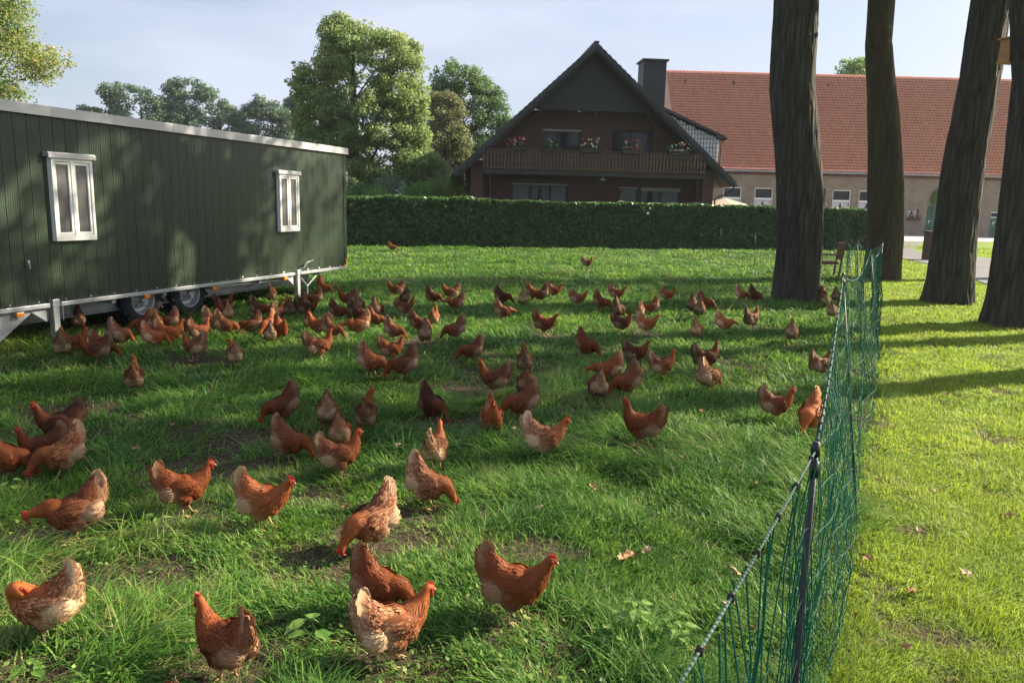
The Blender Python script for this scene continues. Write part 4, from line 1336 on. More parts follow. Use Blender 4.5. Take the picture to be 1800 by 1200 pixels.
# the four great trunks, their crowns are above the picture
def great_tree(base, pts, rad, label, seed, crown, mat='bark', leafn=4000):
    rs = np.random.RandomState(seed)
    root = empty("oak_trunk_tree", (base[0], base[1], 0), 0, label, "tree", "great trees beside the net fence")
    # densified, slightly irregular trunk
    P, Rr = [], []
    for i in range(len(pts) - 1):
        for k in range(30):
            t = k / 30
            P.append(Vector(pts[i]).lerp(Vector(pts[i + 1]), t * t * (3 - 2 * t) if i else t)); Rr.append(rad[i] * (1 - t) + rad[i + 1] * t)
    P.append(Vector(pts[-1])); Rr.append(rad[-1])
    seg = 200
    vv = []
    aa, zz = np.meshgrid(np.arange(seg) * 2 * math.pi / seg, np.array([p.z for p in P]))
    wv_ = aa * 8 + (fbm(aa * 1.0, zz, .5, seed) - .5) * 1.6
    rdg = 1 - np.abs(fbm(wv_, zz * 2.0, 1.6, seed + 40, 2) * 2 - 1)
    ridge_ = (rdg - .7) * (.075 if mat == 'bark' else .03) + rs.normal(0, .004, aa.shape)
    for i, p in enumerate(P):
        for k in range(seg):
            a = 2 * math.pi * k / seg
            lump = 1 + .026 * math.sin(a * 3 + p.z * .7 + seed) + .02 * math.sin(a * 5 - p.z * 1.7 + seed * 2)
            if p.z < .7: lump += (.7 - max(0, p.z)) ** 2 * (.17 + .16 * math.sin(a * 6 + seed))
            lump += ridge_[i, k]
            vv.append((p.x + Rr[i] * lump * math.cos(a), p.y + Rr[i] * lump * math.sin(a), p.z))
    fs = [(i * seg + k, i * seg + (k + 1) % seg, (i + 1) * seg + (k + 1) % seg, (i + 1) * seg + k) for i in range(len(P) - 1) for k in range(seg)]
    mb = MB(); mb.add(vv, fs)
    cx, cy_, z0, z1, cr_ = crown
    cl = []
    for _ in range(44):
        a, q = rs.uniform(0, 6.28), math.sqrt(rs.rand()) * cr_
        z = rs.uniform(z0, z1)
        q *= math.sqrt(max(.12, 1 - ((z - (z0 + z1) / 2) / ((z1 - z0) / 2 + .3)) ** 2))
        r_ = rs.uniform(.45, 1.0)
        cl.append(((cx + q * math.cos(a), cy_ + q * math.sin(a), z), (r_ * 1.2, r_ * 1.2, r_ * .7)))
    top = P[-1]
    for e in [cl[i][0] for i in rs.choice(len(cl), 16, replace=False)]:
        e = Vector(e)
        mid = top.lerp(e, .5) + Vector((0, 0, .3))
        mb.tube([top - Vector((0, 0, .8)), top.lerp(mid, .6), mid, e], [Rr[-1] * .5, .14, .09, .02], 7, False)
    mb.build("trunk", M[mat], root, True)
    leafy(rs, cl, leafn, .21, 'leaf_a', "crown", root)
    return root
GT = "great trees beside the net fence"
great_tree((6.36, 17.3), [(0, 0, -.1), (.01, 0, 1.2), (-.14, 0, 2.6), (-.44, 0, 4.6), (-.52, 0, 6.4), (-.45, .1, 8.6)], [.50, .478, .478, .465, .445, .40],
           "thick straight furrowed trunk standing among the hens by the garden chair", 1, (-.4, 0, 8.4, 14, 3.6))
great_tree((11.35, 23.8), [(0, 0, -.1), (0, 0, 1.4), (-.18, 0, 3.0), (-.48, 0, 5.2), (-.80, 0, 6.9), (-.86, 0, 8.4), (-.7, .2, 10.4)], [.53, .51, .50, .42, .36, .36, .30],
           "slim crooked smooth mossy trunk behind the corner of the net fence", 2, (-.6, 0, 10.6, 15.5, 3.4), 'bark_moss', 3200)
great_tree((10.15, 17.9), [(0, 0, -.1), (-.03, 0, 1.2), (.0, 0, 3.2), (.12, 0, 5.0), (.16, 0, 6.7), (.2, .1, 8.8)], [.52, .46, .42, .405, .39, .36],
           "leaning furrowed trunk with a split base seam beside the driveway", 3, (.4, .2, 8.6, 14, 3.4), 'bark', 2600)
great_tree((9.30, 14.25), [(0, 0, -.1), (.0, 0, 1.2), (-.02, 0, 2.8), (-.06, 0, 4.4), (-.28, 0, 5.6), (-.4, 0, 8.4)], [.46, .425, .41, .41, .43, .38],
           "dark furrowed trunk closest to the camera at the picture edge", 4, (-.2, .2, 8.0, 13, 3.0))
# neighbours outside the picture whose shade falls across the grass
for i, (x, y, z0, z1, r_, n_) in enumerate(((13.3, 11.9, 8.0, 13.0, 2.2, 1600), (16.5, 15.6, 9.0, 13.5, 2.4, 1600), (22.0, 27.0, 10.5, 16, 3.2, 5000), (16.0, 4.9, 6.5, 11.5, 2.4, 3200), (20.5, 6.9, 9.0, 14.0, 2.4, 3800))):
    great_tree((x, y), [(0, 0, -.1), (.05, 0, 2), (0, .1, 4), (.1, 0, 6), (0, 0, z0 + .4)], [.45, .38, .34, .3, .25], ("slim neighbouring oak whose trunk shadow crosses the lawn", "neighbouring oak shading the middle of the paddock", "tall neighbouring oak shading the far grass", "neighbouring oak shading the lawn beside the camera", "neighbouring oak just ahead of the one beside the camera")[i], 20 + i, (0, 0, z0, z1, r_), 'bark_far', n_)


# nest box on the trunk
nb = empty("nest_box", (8.93, 14.72, 4.78), R(20), "orange brown wooden nest box high on the leaning trunk", "nest box")
c = MB(); c.box(-.13, .16, -.10, .12, -.02, .36)
bevel(c.build("box", M['boxwood'], nb), .006)
c = MB(); c.box(-.17, .20, -.15, .15, .362, .39)
c.build("lid", M['boxwood'], nb)
c = MB(); c.box(-.15, .18, -.12, .14, -.045, -.021)
c.build("floor_board", M['boxwood'], nb)
c = MB(); c.lathe([(.035, -.104), (.028, -.1035), (0, -.1035)], (.02, 0, .24), 14, 'y')
c.build("entrance_hole", M['black'], nb)

# flower boxes hanging on the balcony
for i, (x, ps, lb) in enumerate(((-.02, [('redp', 10), ('pink', 14), ('whitep', 3)], "balcony flower box with red and pink geraniums by the roof edge"),
                                 (1.75, [('whitep', 4)], "balcony flower box of mostly green leaves with few white flowers"),
                                 (3.80, [('whitep', 14), ('redp', 4)], "balcony flower box of white flowers with one red cluster at the middle"),
                                 (5.88, [('pink', 16), ('whitep', 6), ('redp', 5)], "trailing balcony flower box of pink and white flowers"),
                                 (8.32, [('whitep', 12), ('pink', 5), ('redp', 3)], "sparse balcony flower box of white flowers below the dormer"))):
    p = HM @ Vector((x, -.26, 4.80))
    flower_mass("flower_box", p, 1.1, .52, .45, 'hang_leaf', ps, lb, "flower box", "flower boxes along the balcony rail", 50 + i, 'dark_wood', 420)
for i, (x, lb) in enumerate(((-1.25, "violet flower pot at the brick pier near the trees"), (9.35, "violet flower pot at the brick pier near the barn"))):
    p = HM @ Vector((x, -.1, 1.72))
    root = flower_mass("hanging_basket", p, .75, .55, .6, 'hang_leaf', [('violet', 46)], lb, "flower pot", "violet pots beside the terrace", 60 + i, 'dark_wood', 160)
p = BM @ Vector((1.68, -.20, 1.50))
flower_mass("window_box", p, 1.35, .5, .4, 'hang_leaf', [('redp', 24), ('whitep', 5)], "red and white flower box under the small barn window", "flower box", None, 70, 'dark_wood', 200)
for i, (x, z, lb) in enumerate(((-17.1, 2.35, "hanging basket on the barn wall beside the farmhouse downpipe"), (-13.75, 2.45, "hanging basket on the barn wall between two white windows"), (-6.9, 2.2, "leafy shrub by the dark barn door"))):
    p = BM @ Vector((x, -.35, z - .35))
    flower_mass("hanging_basket", p, 1.0, .95, .7, 'leaf_far', [('whitep', 5)], lb, "flower pot", "baskets on the barn wall", 72 + i, 'dark_wood', 260)
# climbing rose round the barn door
rs_ = np.random.RandomState(9)
rt = empty("climbing_plant", BM @ Vector((4.4, 0, 0)), 0, "green climbing plant around the barn door behind the leaning trunk", "climber")
leafy(rs_, [((x, -.15, z), (.35, .15, .4)) for x, z in ((-1.0, 3.2), (-.9, 3.7), (-.5, 4.0), (2.2, 3.4), (2.3, 4.1), (2.1, 2.6), (2.25, 3.0), (1.4, 4.2), (.5, 4.2))], 2400, .16, 'leaf_light', "foliage", rt)
c = MB(); c.tube([(2.2, -.08, 0), (2.15, -.08, 2), (2.2, -.1, 4)], .05, 6); c.tube([(-1.0, -.08, 0), (-1.0, -.08, 3.4)], .04, 6)
c.build("stem", M['bark_far'], rt)
# slim ivy post by the leaning trunk
c = MB(); c.box(-.22, .22, -.22, .22, 0, 1.20)
gp = empty("brick_gate_pier", (18.35, 34.2, 0), R(3), "reddish brick gate pier behind the leaning trunk", "pier")
c.build("shaft", M['brick_house'], gp)
c = MB(); c.box(-.27, .27, -.27, .27, 1.201, 1.27); bevel(c.build("cap", M['brick_dark'], gp), .02)
# parasol on the terrace behind the hedge
pr = empty("parasol", HM @ Vector((12.1, 3.0, 0)), 0, "cream parasol on the terrace between farmhouse and barn", "parasol")
c = MB()
n_ = 8
vv = [(0, 0, 2.62)] + [(1.75 * math.cos(2 * math.pi * k / n_), 1.75 * math.sin(2 * math.pi * k / n_), 2.16) for k in range(n_)] + [(1.75 * math.cos(2 * math.pi * k / n_), 1.75 * math.sin(2 * math.pi * k / n_), 1.99) for k in range(n_)]
c.add(vv, [(0, 1 + k, 1 + (k + 1) % n_) for k in range(n_)] + [(1 + k, 9 + k, 9 + (k + 1) % n_, 1 + (k + 1) % n_) for k in range(n_)])
c.build("canopy", M['parasol'], pr)
c = MB(); c.tube([(0, 0, 0), (0, 0, 2.6)], .03, 8); c.build("pole", M['white'], pr)
# teak garden chair by the first trunk
ch = empty("garden_chair", (10.12, 24.3, 0), R(-8), "weathered wooden garden chair half behind the thick trunk", "chair")
c = MB()
for k in range(6): c.box(-.52 + k * .085, -.52 + k * .085 + .07, -.33, .33, .455, .48)
c.build("seat", M['teak'], ch)
c = MB(); c.box(-.54, .02, -.33, -.30, .38, .454); c.box(-.54, .02, .30, .33, .38, .454); c.box(-.56, -.535, -.33, .33, .38, .454)
c.build("seat_frame", M['teak'], ch)
for (x, y, z) in ((-.53, -.33, .66), (-.53, .29, .66)):
    c = MB(); c.box(x, x + .05, y, y + .05, 0, z); c.build("leg", M['teak'], ch)
for y in (-.33, .28):
    c = MB(); c.prism([(.02, 0), (.07, 0), (.17, 1.06), (.12, 1.06)], y, y + .05); c.build("leg", M['teak'], ch)
    c = MB(); c.box(-.58, .12, y - .01, y + .06, .661, .69); c.build("armrest", M['teak'], ch)
c = MB()
c.prism([(.155, .98), (.115, .98), (.122, 1.06), (.165, 1.06)], -.28, .28); c.prism([(.065, .52), (.10, .52), (.108, .58), (.075, .58)], -.28, .28)
for k in range(7): c.prism([(.075, .581), (.095, .581), (.135, .979), (.118, .979)], -.27 + k * .083, -.27 + k * .083 + .045)
c.build("backrest", M['teak'], ch)
# ================================================================ green net fence
def fence():
    rs = np.random.RandomState(6)
    nodes = [((-.95, -1.1), (-.95, -1.1), 1.47), ((.66, 1.56), (.65, 1.57), 1.49), ((2.30, 4.79), (2.05, 4.79), 1.60), ((5.05, 10.38), (4.78, 10.38), 1.50), ((6.62, 13.9), (6.60, 13.9), 1.45),
             ((8.40, 18.7), (8.27, 18.7), 1.30), ((10.0, 23.05), (9.87, 23.05), 1.15), ((8.82, 22.1), (8.70, 22.1), 1.22), ((9.2, 29.5), (9.15, 29.5), 1.15), ((9.99, 37.2), (9.85, 37.2), 1.12)]
    nodes[6] = ((10.0, 23.05), (9.87, 23.05), 1.18)
    root = empty("net_fence", (2.3, 4.79, 0), 0, "green poultry net fence on black posts running from the camera towards the trunks", "fence")
    O = Vector((2.3, 4.79, 0))
    t = NT("green_net_cord")
    n1 = t.noise(t.coord(), 9, 3)
    n2 = t.noise(t.coord(), 60, 2)
    M['cord'] = t.done(t.mix(t.ramp(n2, [(.60, 0.0), (.68, .18)]), t.mix(n1, (.004, .065, .040), (.007, .105, .064)), (.20, .28, .25)), .6, 0, .15)
    t = NT("white_green_twisted_cord")
    wv = t.n("TexWave", dict(bands_direction='DIAGONAL'), Vector=t.coord(), Scale=38.0, Distortion=2.0).outputs["Fac"]
    M['cord2'] = t.done(t.mix(t.ramp(wv, [(.4, 0.0), (.6, 1.0)]), (.010, .06, .045), (.16, .24, .22)), .45)
    for b, tp, h in nodes[1:]:
        p = MB()
        B, T = Vector((b[0], b[1], -.02)) - O, Vector((tp[0], tp[1], h)) - O
        p.tube([B, B.lerp(T, .5), T], [.0085, .0075, .0065], 8)
        p.tube([T, T + Vector((0, 0, .03))], [.010, .008], 8)
        for k in (.98, .62, .30): q = B.lerp(T, k); p.tube([q - Vector((0, 0, .018)), q + Vector((0, 0, .018))], .0105, 8)
        p.build("post", M['black'], root, True)
    for si in range(len(nodes) - 1):
        (b0, t0, h0), (b1, t1, h1) = nodes[si], nodes[si + 1]
        b0, b1, t0, t1 = Vector(b0 + (0,)), Vector(b1 + (0,)), Vector(t0 + (0,)), Vector(t1 + (0,))
        L = (b1 - b0).length
        dist = ((b0 + b1) / 2).length
        thick = (max(.0013, min(.0026, dist * .00020)) if si < 6 else .0019)
        nrm = Vector(((b1 - b0).y, -(b1 - b0).x, 0)).normalized()
        phs = rs.uniform(0, 6, 4)
        sag = .07 if si == 0 else .13 + .03 * L / 5
        def P(u, v):                  # u along, v up 0..1
            tp = t0.lerp(t1, u); bt = b0.lerp(b1, u)
            h = (h0 * (1 - u) + h1 * u) - sag * 4 * u * (1 - u) * (.35 + .65 * v)
            bel = math.sin(math.pi * u)
            off = (.06 * math.sin(u * 9 + phs[0] + v * 2) + .05 * math.sin(u * 21 + phs[1] - v * 4)) * bel * math.sin(math.pi * min(1, v * .9 + .1)) ** .6
            c_ = bt.lerp(tp, v) + nrm * (off - .04 * bel * (1 - v))
            return Vector((c_.x, c_.y, h * v + .01)) - O
        us = [i / max(12, int(L / (.048 if L < 4.5 else .12))) for i in range(max(12, int(L / (.048 if L < 4.5 else .12))) + 1)]
        net = MB()
        rows = [0, .05, .10, .16, .22, .29, .37, .46, .56, .67, .78, .89]
        for v in (rows if dist < 6 else rows[::2]):
            net.tube([P(u, v) + Vector((0, 0, rs.normal(0, .006))) for u in us], thick * .8, 4, False)
        for k, u in enumerate(us):
            if si >= 6: break
            j = rs.normal(0, .004)
            net.tube([P(u, v) + nrm * rs.normal(0, .008) + Vector((0, 0, 0)) for v in rows + [1.0]], thick * 1.2, 4, False)
        net.build("net", M['cord'], root)
        tc_ = MB()
        tc_.tube([P(i / 24, 1.0) for i in range(25)], thick * 1.7, 6, False)
        tc_.build("top_cord", M['cord2'], root)
        kn = MB()
        for u in us:
            if dist > 12 or (k_ := us.index(u)) % 3: continue
            q = P(u, 1.0)
            kn = MB(); kn.ball(tuple(q), (.006, .006, .009), 6, 4)
            kn.build("knot", M['black'], root)
fence()
# ================================================================ hens
def hen_materials():
    t = NT("hen_plumage")
    pl = t.n("Attribute", dict(attribute_name="plum"))
    sp = t.n("SeparateColor", i0=pl.outputs["Color"])
    cream_m, neck_m, tip = sp.outputs[0], sp.outputs[1], sp.outputs[2]
    rnd = pl.outputs["Alpha"]
    oc = t.n("SeparateColor", i0=t.n("ObjectInfo").outputs["Color"])
    pale, bright, warm = oc.outputs[0], oc.outputs[1], oc.outputs[2]
    c = t.coord()
    n1 = t.noise(c, 22, 4)
    n2 = t.noise(c, 120, 3)
    brown = t.mix(warm, (.115, .030, .009), (.31, .072, .011))
    brown = t.mix(rnd, t.mix(.45, brown, (.075, .024, .014)), brown)
    neck = t.mix(n1, (.19, .045, .011), (.36, .098, .020))
    col = t.mix(neck_m, brown, neck)
    # cream shows in the fluff and tail, on feather tips, and as mottling on paler birds
    edge = t.math('MULTIPLY', tip, t.math('MULTIPLY', rnd, t.math('ADD', pale, .05)))
    mott = t.math('MULTIPLY', t.math('GREATER_THAN', t.math('ADD', rnd, t.math('MULTIPLY', pale, .40)), 1.04), .48)
    mott = t.math('MULTIPLY', mott, t.math('SUBTRACT', 1.0, neck_m))
    fl = t.math('MULTIPLY', cream_m, t.math('ADD', t.math('MULTIPLY', pale, .5), .60))
    k = t.n("Clamp", Value=t.math('ADD', fl, t.math('MULTIPLY', edge, .75))).outputs[0]
    cream = t.mix(n1, (.40, .25, .13), (.68, .50, .33))
    col = t.mix(mott, col, t.mix(n1, (.36, .17, .07), (.50, .30, .16)))
    col = t.mix(k, col, cream)
    col = t.mix(t.math('MULTIPLY', n2, .3), col, (.09, .035, .02))
    hsv = t.n("HueSaturation", Color=col, Value=bright)
    t.bump(n2, .25, .003)
    tr = t.translucent(hsv.outputs[0], .12)
    t.b.inputs["Sheen Weight"].default_value = .0
    M['plum'] = t.done(hsv.outputs[0], .62, 0, .2)
    t = NT("red_comb_skin")
    t.bump(t.noise(t.coord(), 220, 3), .4, .002)
    t.translucent((.75, .03, .03), .3)
    M['comb'] = t.done((.56, .022, .025), .42)
    M['legskin'] = simple("yellow_leg_scales", (.50, .33, .15), .55, 0, .2, 60, .3)
    M['beak'] = simple("horn_beak", (.42, .25, .12), .4, 0, .15, 60, .1)
    M['eye'] = simple("hen_eye", (.05, .018, .006), .1, 0, .1, 60, 0)
hen_materials()

# spine of the trunk of the body, from the root of the tail to the shoulder: x, z, half height, half width
TRUNK = [(-.186, .362, .018, .009), (-.176, .334, .046, .022), (-.156, .294, .068, .038), (-.128, .250, .084, .062),
         (-.088, .213, .085, .076), (-.045, .192, .091, .088), (0, .186, .090, .092), (.042, .192, .085, .088), (.076, .207, .074, .077)]
NECKS = {   # x, y, z, half height, half width; the last three are the head
    'A': (-4, [(.102, 0, .243, .060, .060), (.120, 0, .282, .043, .043), (.128, 0, .316, .032, .031), (.133, 0, .343, .026, .025),
               (.146, 0, .366, .024, .022), (.166, 0, .366, .018, .015), (.180, 0, .361, .007, .007)]),
    'AL': (-3, [(.100, .002, .243, .060, .060), (.116, .006, .282, .043, .043), (.122, .012, .314, .032, .031), (.122, .018, .340, .026, .025),
                (.124, .032, .361, .024, .022), (.130, .052, .361, .018, .015), (.134, .066, .356, .007, .007)]),
    'W': (-2, [(.104, 0, .240, .061, .060), (.127, 0, .272, .044, .043), (.141, 0, .300, .033, .031), (.150, 0, .322, .026, .025),
              (.166, 0, .339, .024, .022), (.186, 0, .336, .018, .015), (.200, 0, .329, .007, .007)]),
    'L': (10, [(.112, 0, .212, .060, .058), (.146, 0, .208, .044, .043), (.177, 0, .203, .033, .031), (.201, 0, .198, .026, .025),
               (.223, 0, .190, .024, .022), (.241, 0, .180, .018, .015), (.253, 0, .169, .007, .007)]),
    'F': (17, [(.110, 0, .180, .060, .058), (.144, 0, .148, .045, .044), (.170, 0, .115, .034, .032), (.186, 0, .086, .027, .025),
               (.199, 0, .062, .024, .022), (.209, 0, .043, .018, .015), (.214, 0, .029, .007, .007)]),
    'FL': (15, [(.110, .002, .182, .060, .058), (.138, .014, .150, .045, .044), (.158, .034, .116, .034, .032), (.168, .050, .088, .027, .025),
                (.174, .066, .064, .024, .022), (.180, .080, .044, .018, .015), (.182, .087, .030, .007, .007)]),
    'H': (4, [(.098, 0, .232, .062, .062), (.108, .012, .262, .050, .046), (.100, .032, .282, .038, .036), (.080, .052, .284, .030, .028),
              (.056, .066, .274, .025, .023), (.038, .072, .260, .018, .015), (.030, .073, .250, .007, .007)]),
}

def pitch(p, deg):
    a, cx, cz = R(deg), -.035, .20
    x, z = p[0] - cx, p[2] - cz
    return Vector((cx + x * math.cos(a) + z * math.sin(a), p[1], cz - x * math.sin(a) + z * math.cos(a)))

def eval_mesh(o, name):
    dg = bpy.context.evaluated_depsgraph_get()
    dg.update()
    me = bpy.data.meshes.new_from_object(o.evaluated_get(dg))
    me.name = name
    old = o.data
    bpy.data.objects.remove(o)
    bpy.data.meshes.remove(old)
    return me

def feather_cards(rs, P, N, flow, ln, wd, lift, plum):
    """small curved feathers lying on the skin: P points, N normals, flow directions"""
    n = len(P)
    side = np.cross(N, flow)
    side /= np.linalg.norm(side, axis=1)[:, None] + 1e-9
    V = np.zeros((n, 8, 3))
    C = np.repeat(plum[:, None, :], 8, axis=1)
    st = [(0, .30, 0), (.38, .5, .10), (.75, .42, .16), (1.0, .16, .12)]
    for k, (u, wv, h) in enumerate(st):
        cpt = P + flow * (ln * u)[:, None] + N * ((lift * u + .0015 + h * .02 * ln / .03))[:, None]
        for j, sg in enumerate((-1, 1)):
            V[:, k * 2 + j] = cpt + side * (sg * wd * wv)[:, None] - N * (wd * .16)[:, None] * (1 if k else 0)
        C[:, k * 2:k * 2 + 2, 2] = max(0, (u - .5) * 2)
    F = np.array([[0, 1, 3, 2], [2, 3, 5, 4], [4, 5, 7, 6]])
    idx = (np.arange(n)[:, None, None] * 8 + F[None]).reshape(-1)
    return V.reshape(-1, 3), idx, np.full(n * 3, 4), C.reshape(-1, 4)

def hen_pose(key, seed):
    rs = np.random.RandomState(seed)
    ph, neck = NECKS[key]
    pts = [pitch((x, 0, z), ph) for x, z, a, b in TRUNK] + [Vector(q[:3]) for q in neck]
    rad = [(a, b) for x, z, a, b in TRUNK] + [(q[3], q[4]) for q in neck]
    # resample smoothly
    P2, R2, T2 = [], [], []
    n = len(pts)
    for i in range(n - 1):
        p0, p1, p2, p3 = pts[max(i - 1, 0)], pts[i], pts[i + 1], pts[min(i + 2, n - 1)]
        for k in range(3):
            t = k / 3
            q = .5 * ((2 * p1) + (p2 - p0) * t + (2 * p0 - 5 * p1 + 4 * p2 - p3) * t * t + (3 * p1 - p0 - 3 * p2 + p3) * t ** 3)
            P2.append(q)
            R2.append(tuple(a * (1 - t) + b * t for a, b in zip(rad[i], rad[i + 1])))
            T2.append(i + t)
    P2.append(pts[-1]); R2.append(rad[-1]); T2.append(n - 1)
    mb = MB()
    seg = 20
    lat = Vector((0, 1, 0))
    rings = []
    for i, p in enumerate(P2):
        tg = (P2[min(i + 1, len(P2) - 1)] - P2[max(i - 1, 0)]).normalized()
        lat = (lat - tg * lat.dot(tg)).normalized()
        up = tg.cross(lat)
        rings.append([p + up * (R2[i][0] * math.cos(2 * math.pi * k / seg)) + lat * (R2[i][1] * math.sin(2 * math.pi * k / seg)) for k in range(seg)])
    vv = [q for r_ in rings for q in r_]
    fs = [(i * seg + k, i * seg + (k + 1) % seg, (i + 1) * seg + (k + 1) % seg, (i + 1) * seg + k) for i in range(len(rings) - 1) for k in range(seg)]
    fs += [tuple(range(seg - 1, -1, -1)), tuple((len(rings) - 1) * seg + k for k in range(seg))]
    mb.add(vv, fs)
    for sg in (-1, 1):       # thigh and rear fluff, breast lobes
        for c, r_ in (((-.102, sg * .046, .168), (.068, .052, .072)), ((-.012, sg * .047, .136), (.066, .044, .068)),
                      ((-.125, sg * .024, .225), (.045, .034, .055)), ((.055, sg * .028, .172), (.062, .050, .070))):
            mb.ball(tuple(pitch(c, ph)), r_, 14, 8)
        mb.ball(tuple(pitch((.0, sg * .040, .105), ph * .5)), (.026, .022, .045), 10, 6)
    mb.ball(tuple(pitch((-.06, 0, .150), ph)), (.095, .070, .060), 14, 8)
    o = mb.build("tmp_body", None)
    rm = o.modifiers.new("r", 'REMESH')
    rm.mode, rm.voxel_size = 'VOXEL', .0062
    sm = o.modifiers.new("s", 'SMOOTH')
    sm.factor, sm.iterations = .6, 4
    me = eval_mesh(o, "hen_body")
    nv = len(me.vertices)
    co = np.zeros(nv * 3); me.vertices.foreach_get("co", co); co = co.reshape(-1, 3)
    no = np.zeros(nv * 3); me.vertices.foreach_get("normal", no); no = no.reshape(-1, 3)
    S = np.array([tuple(p) for p in P2]); T = np.array(T2)
    dd = ((co[:, None, :] - S[None]) ** 2).sum(2)
    near = dd.argmin(1)
    tt = T[near]
    tang = np.gradient(S, axis=0)
    tang /= np.linalg.norm(tang, axis=1)[:, None]
    # un-pitched position, to colour by anatomy
    a = -R(ph)
    ux = -.035 + (co[:, 0] + .035) * math.cos(a) + (co[:, 2] - .20) * math.sin(a)
    uz = .20 - (co[:, 0] + .035) * math.sin(a) + (co[:, 2] - .20) * math.cos(a)
    sst = lambda e0, e1, x: np.clip((x - e0) / (e1 - e0), 0, 1) ** 2 * (3 - 2 * np.clip((x - e0) / (e1 - e0), 0, 1))
    jit = vnoise(co[:, 0] * 30, co[:, 2] * 30 + co[:, 1] * 20, 1.0, 3) - .5
    rear = 1 - sst(-.075, .0, ux + jit * .03)
    low = 1 - sst(.190, .235, uz + jit * .03)
    cream = rear * low
    cream = np.maximum(cream, .55 * (1 - sst(.10, .15, uz + jit * .03)) * (1 - sst(.0, .08, ux)))
    cream = np.maximum(cream, .35 * (1 - sst(-.16, -.125, ux + jit * .03)) * (no[:, 0] < .1))
    cream = np.where(tt > 8, 0, cream)
    neckm = sst(7.2, 9.5, tt)
    neckm = np.maximum(neckm, .5 * sst(.03, .10, ux) * (tt < 9))
    plum = np.stack([cream, neckm, np.zeros(nv), np.full(nv, .55) + jit * .5], 1)
    # feathers
    nf_ = len(me.polygons)
    loops = np.zeros(len(me.loops), dtype=np.int32); me.loops.foreach_get("vertex_index", loops)
    sizes = np.zeros(nf_, dtype=np.int32); me.polygons.foreach_get("loop_total", sizes)
    pick = rs.permutation(nv)
    keep, cells = [], set()
    for i in pick:           # even spread
        t_ = tt[i]
        cell = .0135 if t_ < 8 else (.010 if t_ < 11.2 else 0)
        if not cell: continue
        if ux[i] < -.06 and uz[i] < .20 and cream[i] > .5: cell = .017
        key_ = (int(co[i, 0] / cell), int(co[i, 1] / cell), int(co[i, 2] / cell))
        if key_ in cells: continue
        cells.add(key_)
        keep.append(i)
    keep = np.array(keep)
    fl = -tang[near[keep]] + rs.normal(0, .16, (len(keep), 3))
    fl[:, 2] -= np.where(cream[keep] > .5, .55, .12)
    Nk = no[keep]
    fl -= Nk * (fl * Nk).sum(1)[:, None]
    fl /= np.linalg.norm(fl, axis=1)[:, None] + 1e-9
    tk = tt[keep]
    ln = np.where(tk > 8.5, .024, .034) * rs.uniform(.75, 1.2, len(keep))
    wd = np.where(tk > 8.5, .0055, np.where(cream[keep] > .5, .009, .0125)) * rs.uniform(.8, 1.15, len(keep))
    ln = np.where(cream[keep] > .5, ln * .8, ln)
    pk = plum[keep].copy()
    pk[:, 3] = rs.rand(len(keep))
    lift = np.where(cream[keep] > .5, .002, .0015) * rs.uniform(.3, 2.0, len(keep))
    V, F, Z, Cc = feather_cards(rs, co[keep], Nk, fl, ln, wd, lift, pk)
    co_all = np.vstack([co, V])
    fa = np.concatenate([loops, F + nv])
    sa = np.concatenate([sizes, Z])
    ca = np.vstack([plum, Cc])
    body = np_mesh("hen_body", co_all, fa, sa, {"plum": ca}, M['plum'], True)
    out = {'body': body}
    # ---- tail: two stacked fans of long feathers, a steep roof shape seen from behind
    base = pitch((-.132, 0, .258), ph)
    tv, tf, tcx = [], [], []
    for sg in (-1, 1):
        for k in range(8):
            f = k / 7
            ang = R(132 - f * 34 - (ph if ph > 0 else 0) * .35 + rs.uniform(-2, 2))      # from nearly flat back to upright
            L = (.112 + .030 * math.sin(f * 2.2)) * rs.uniform(.93, 1.05)
            d0 = Vector((math.cos(ang), 0, math.sin(ang)))
            wdv = Vector((-d0.z, 0, d0.x))
            b0 = base + Vector((.022 - .018 * f, sg * (.022 - .012 * f), -.020 + .030 * f))
            rnd = rs.rand()
            st = [(0, .010), (.35, .0165), (.7, .020), (.92, .015), (1.0, .004)]
            i0 = len(tv)
            for u, wv in st:
                cpt = b0 + d0 * (L * u) + Vector((-.012 * u * u, sg * (.010 * (1 - f) * u + .004), .006 * u * u))
                cpt = cpt + Vector((0, -sg * .020 * u * f, 0))
                for q in (-1, 1):
                    tv.append(tuple(cpt + wdv * (q * wv) + Vector((0, sg * .003 * q, 0))))
                    tcx.append((.10 + .70 * max(0, u - .45) * 1.8, 0, max(0, u - .55) * 2.0, .35 + rnd * .6))
            for j in range(len(st) - 1):
                tf.append((i0 + j * 2, i0 + j * 2 + 1, i0 + j * 2 + 3, i0 + j * 2 + 2))
    tfa = np.array(tf).ravel()
    out['tail'] = np_mesh("hen_tail", np.array(tv), tfa, np.full(len(tf), 4), {"plum": np.array(tcx)}, M['plum'], True)
    # ---- wings
    for sg, nm in ((1, 'wing_a'), (-1, 'wing_b')):
        wv_, wf, wc = [], [], []
        rows = 11
        for i in range(rows):
            u = i / (rows - 1)                      # shoulder -> tip
            x = .072 - u * .185
            hh = .050 * math.sin(min(1, u * 1.25 + .22) * math.pi * .62) * (1 - u ** 3 * .72)
            zc = .222 + .012 * u - .004
            y = sg * (.082 + .013 * math.sin(u * 2.6) - .030 * u * u)
            for j in range(7):
                v = j / 6 * 2 - 1
                bul = (1 - v * v) * .012
                p = pitch((x - abs(v) * .004, y + sg * bul - sg * max(0, v) * .016, zc + v * hh), ph)
                wv_.append(tuple(p)); wc.append((.10 * u, .0, .0, .5 + rs.uniform(-.2, .2)))
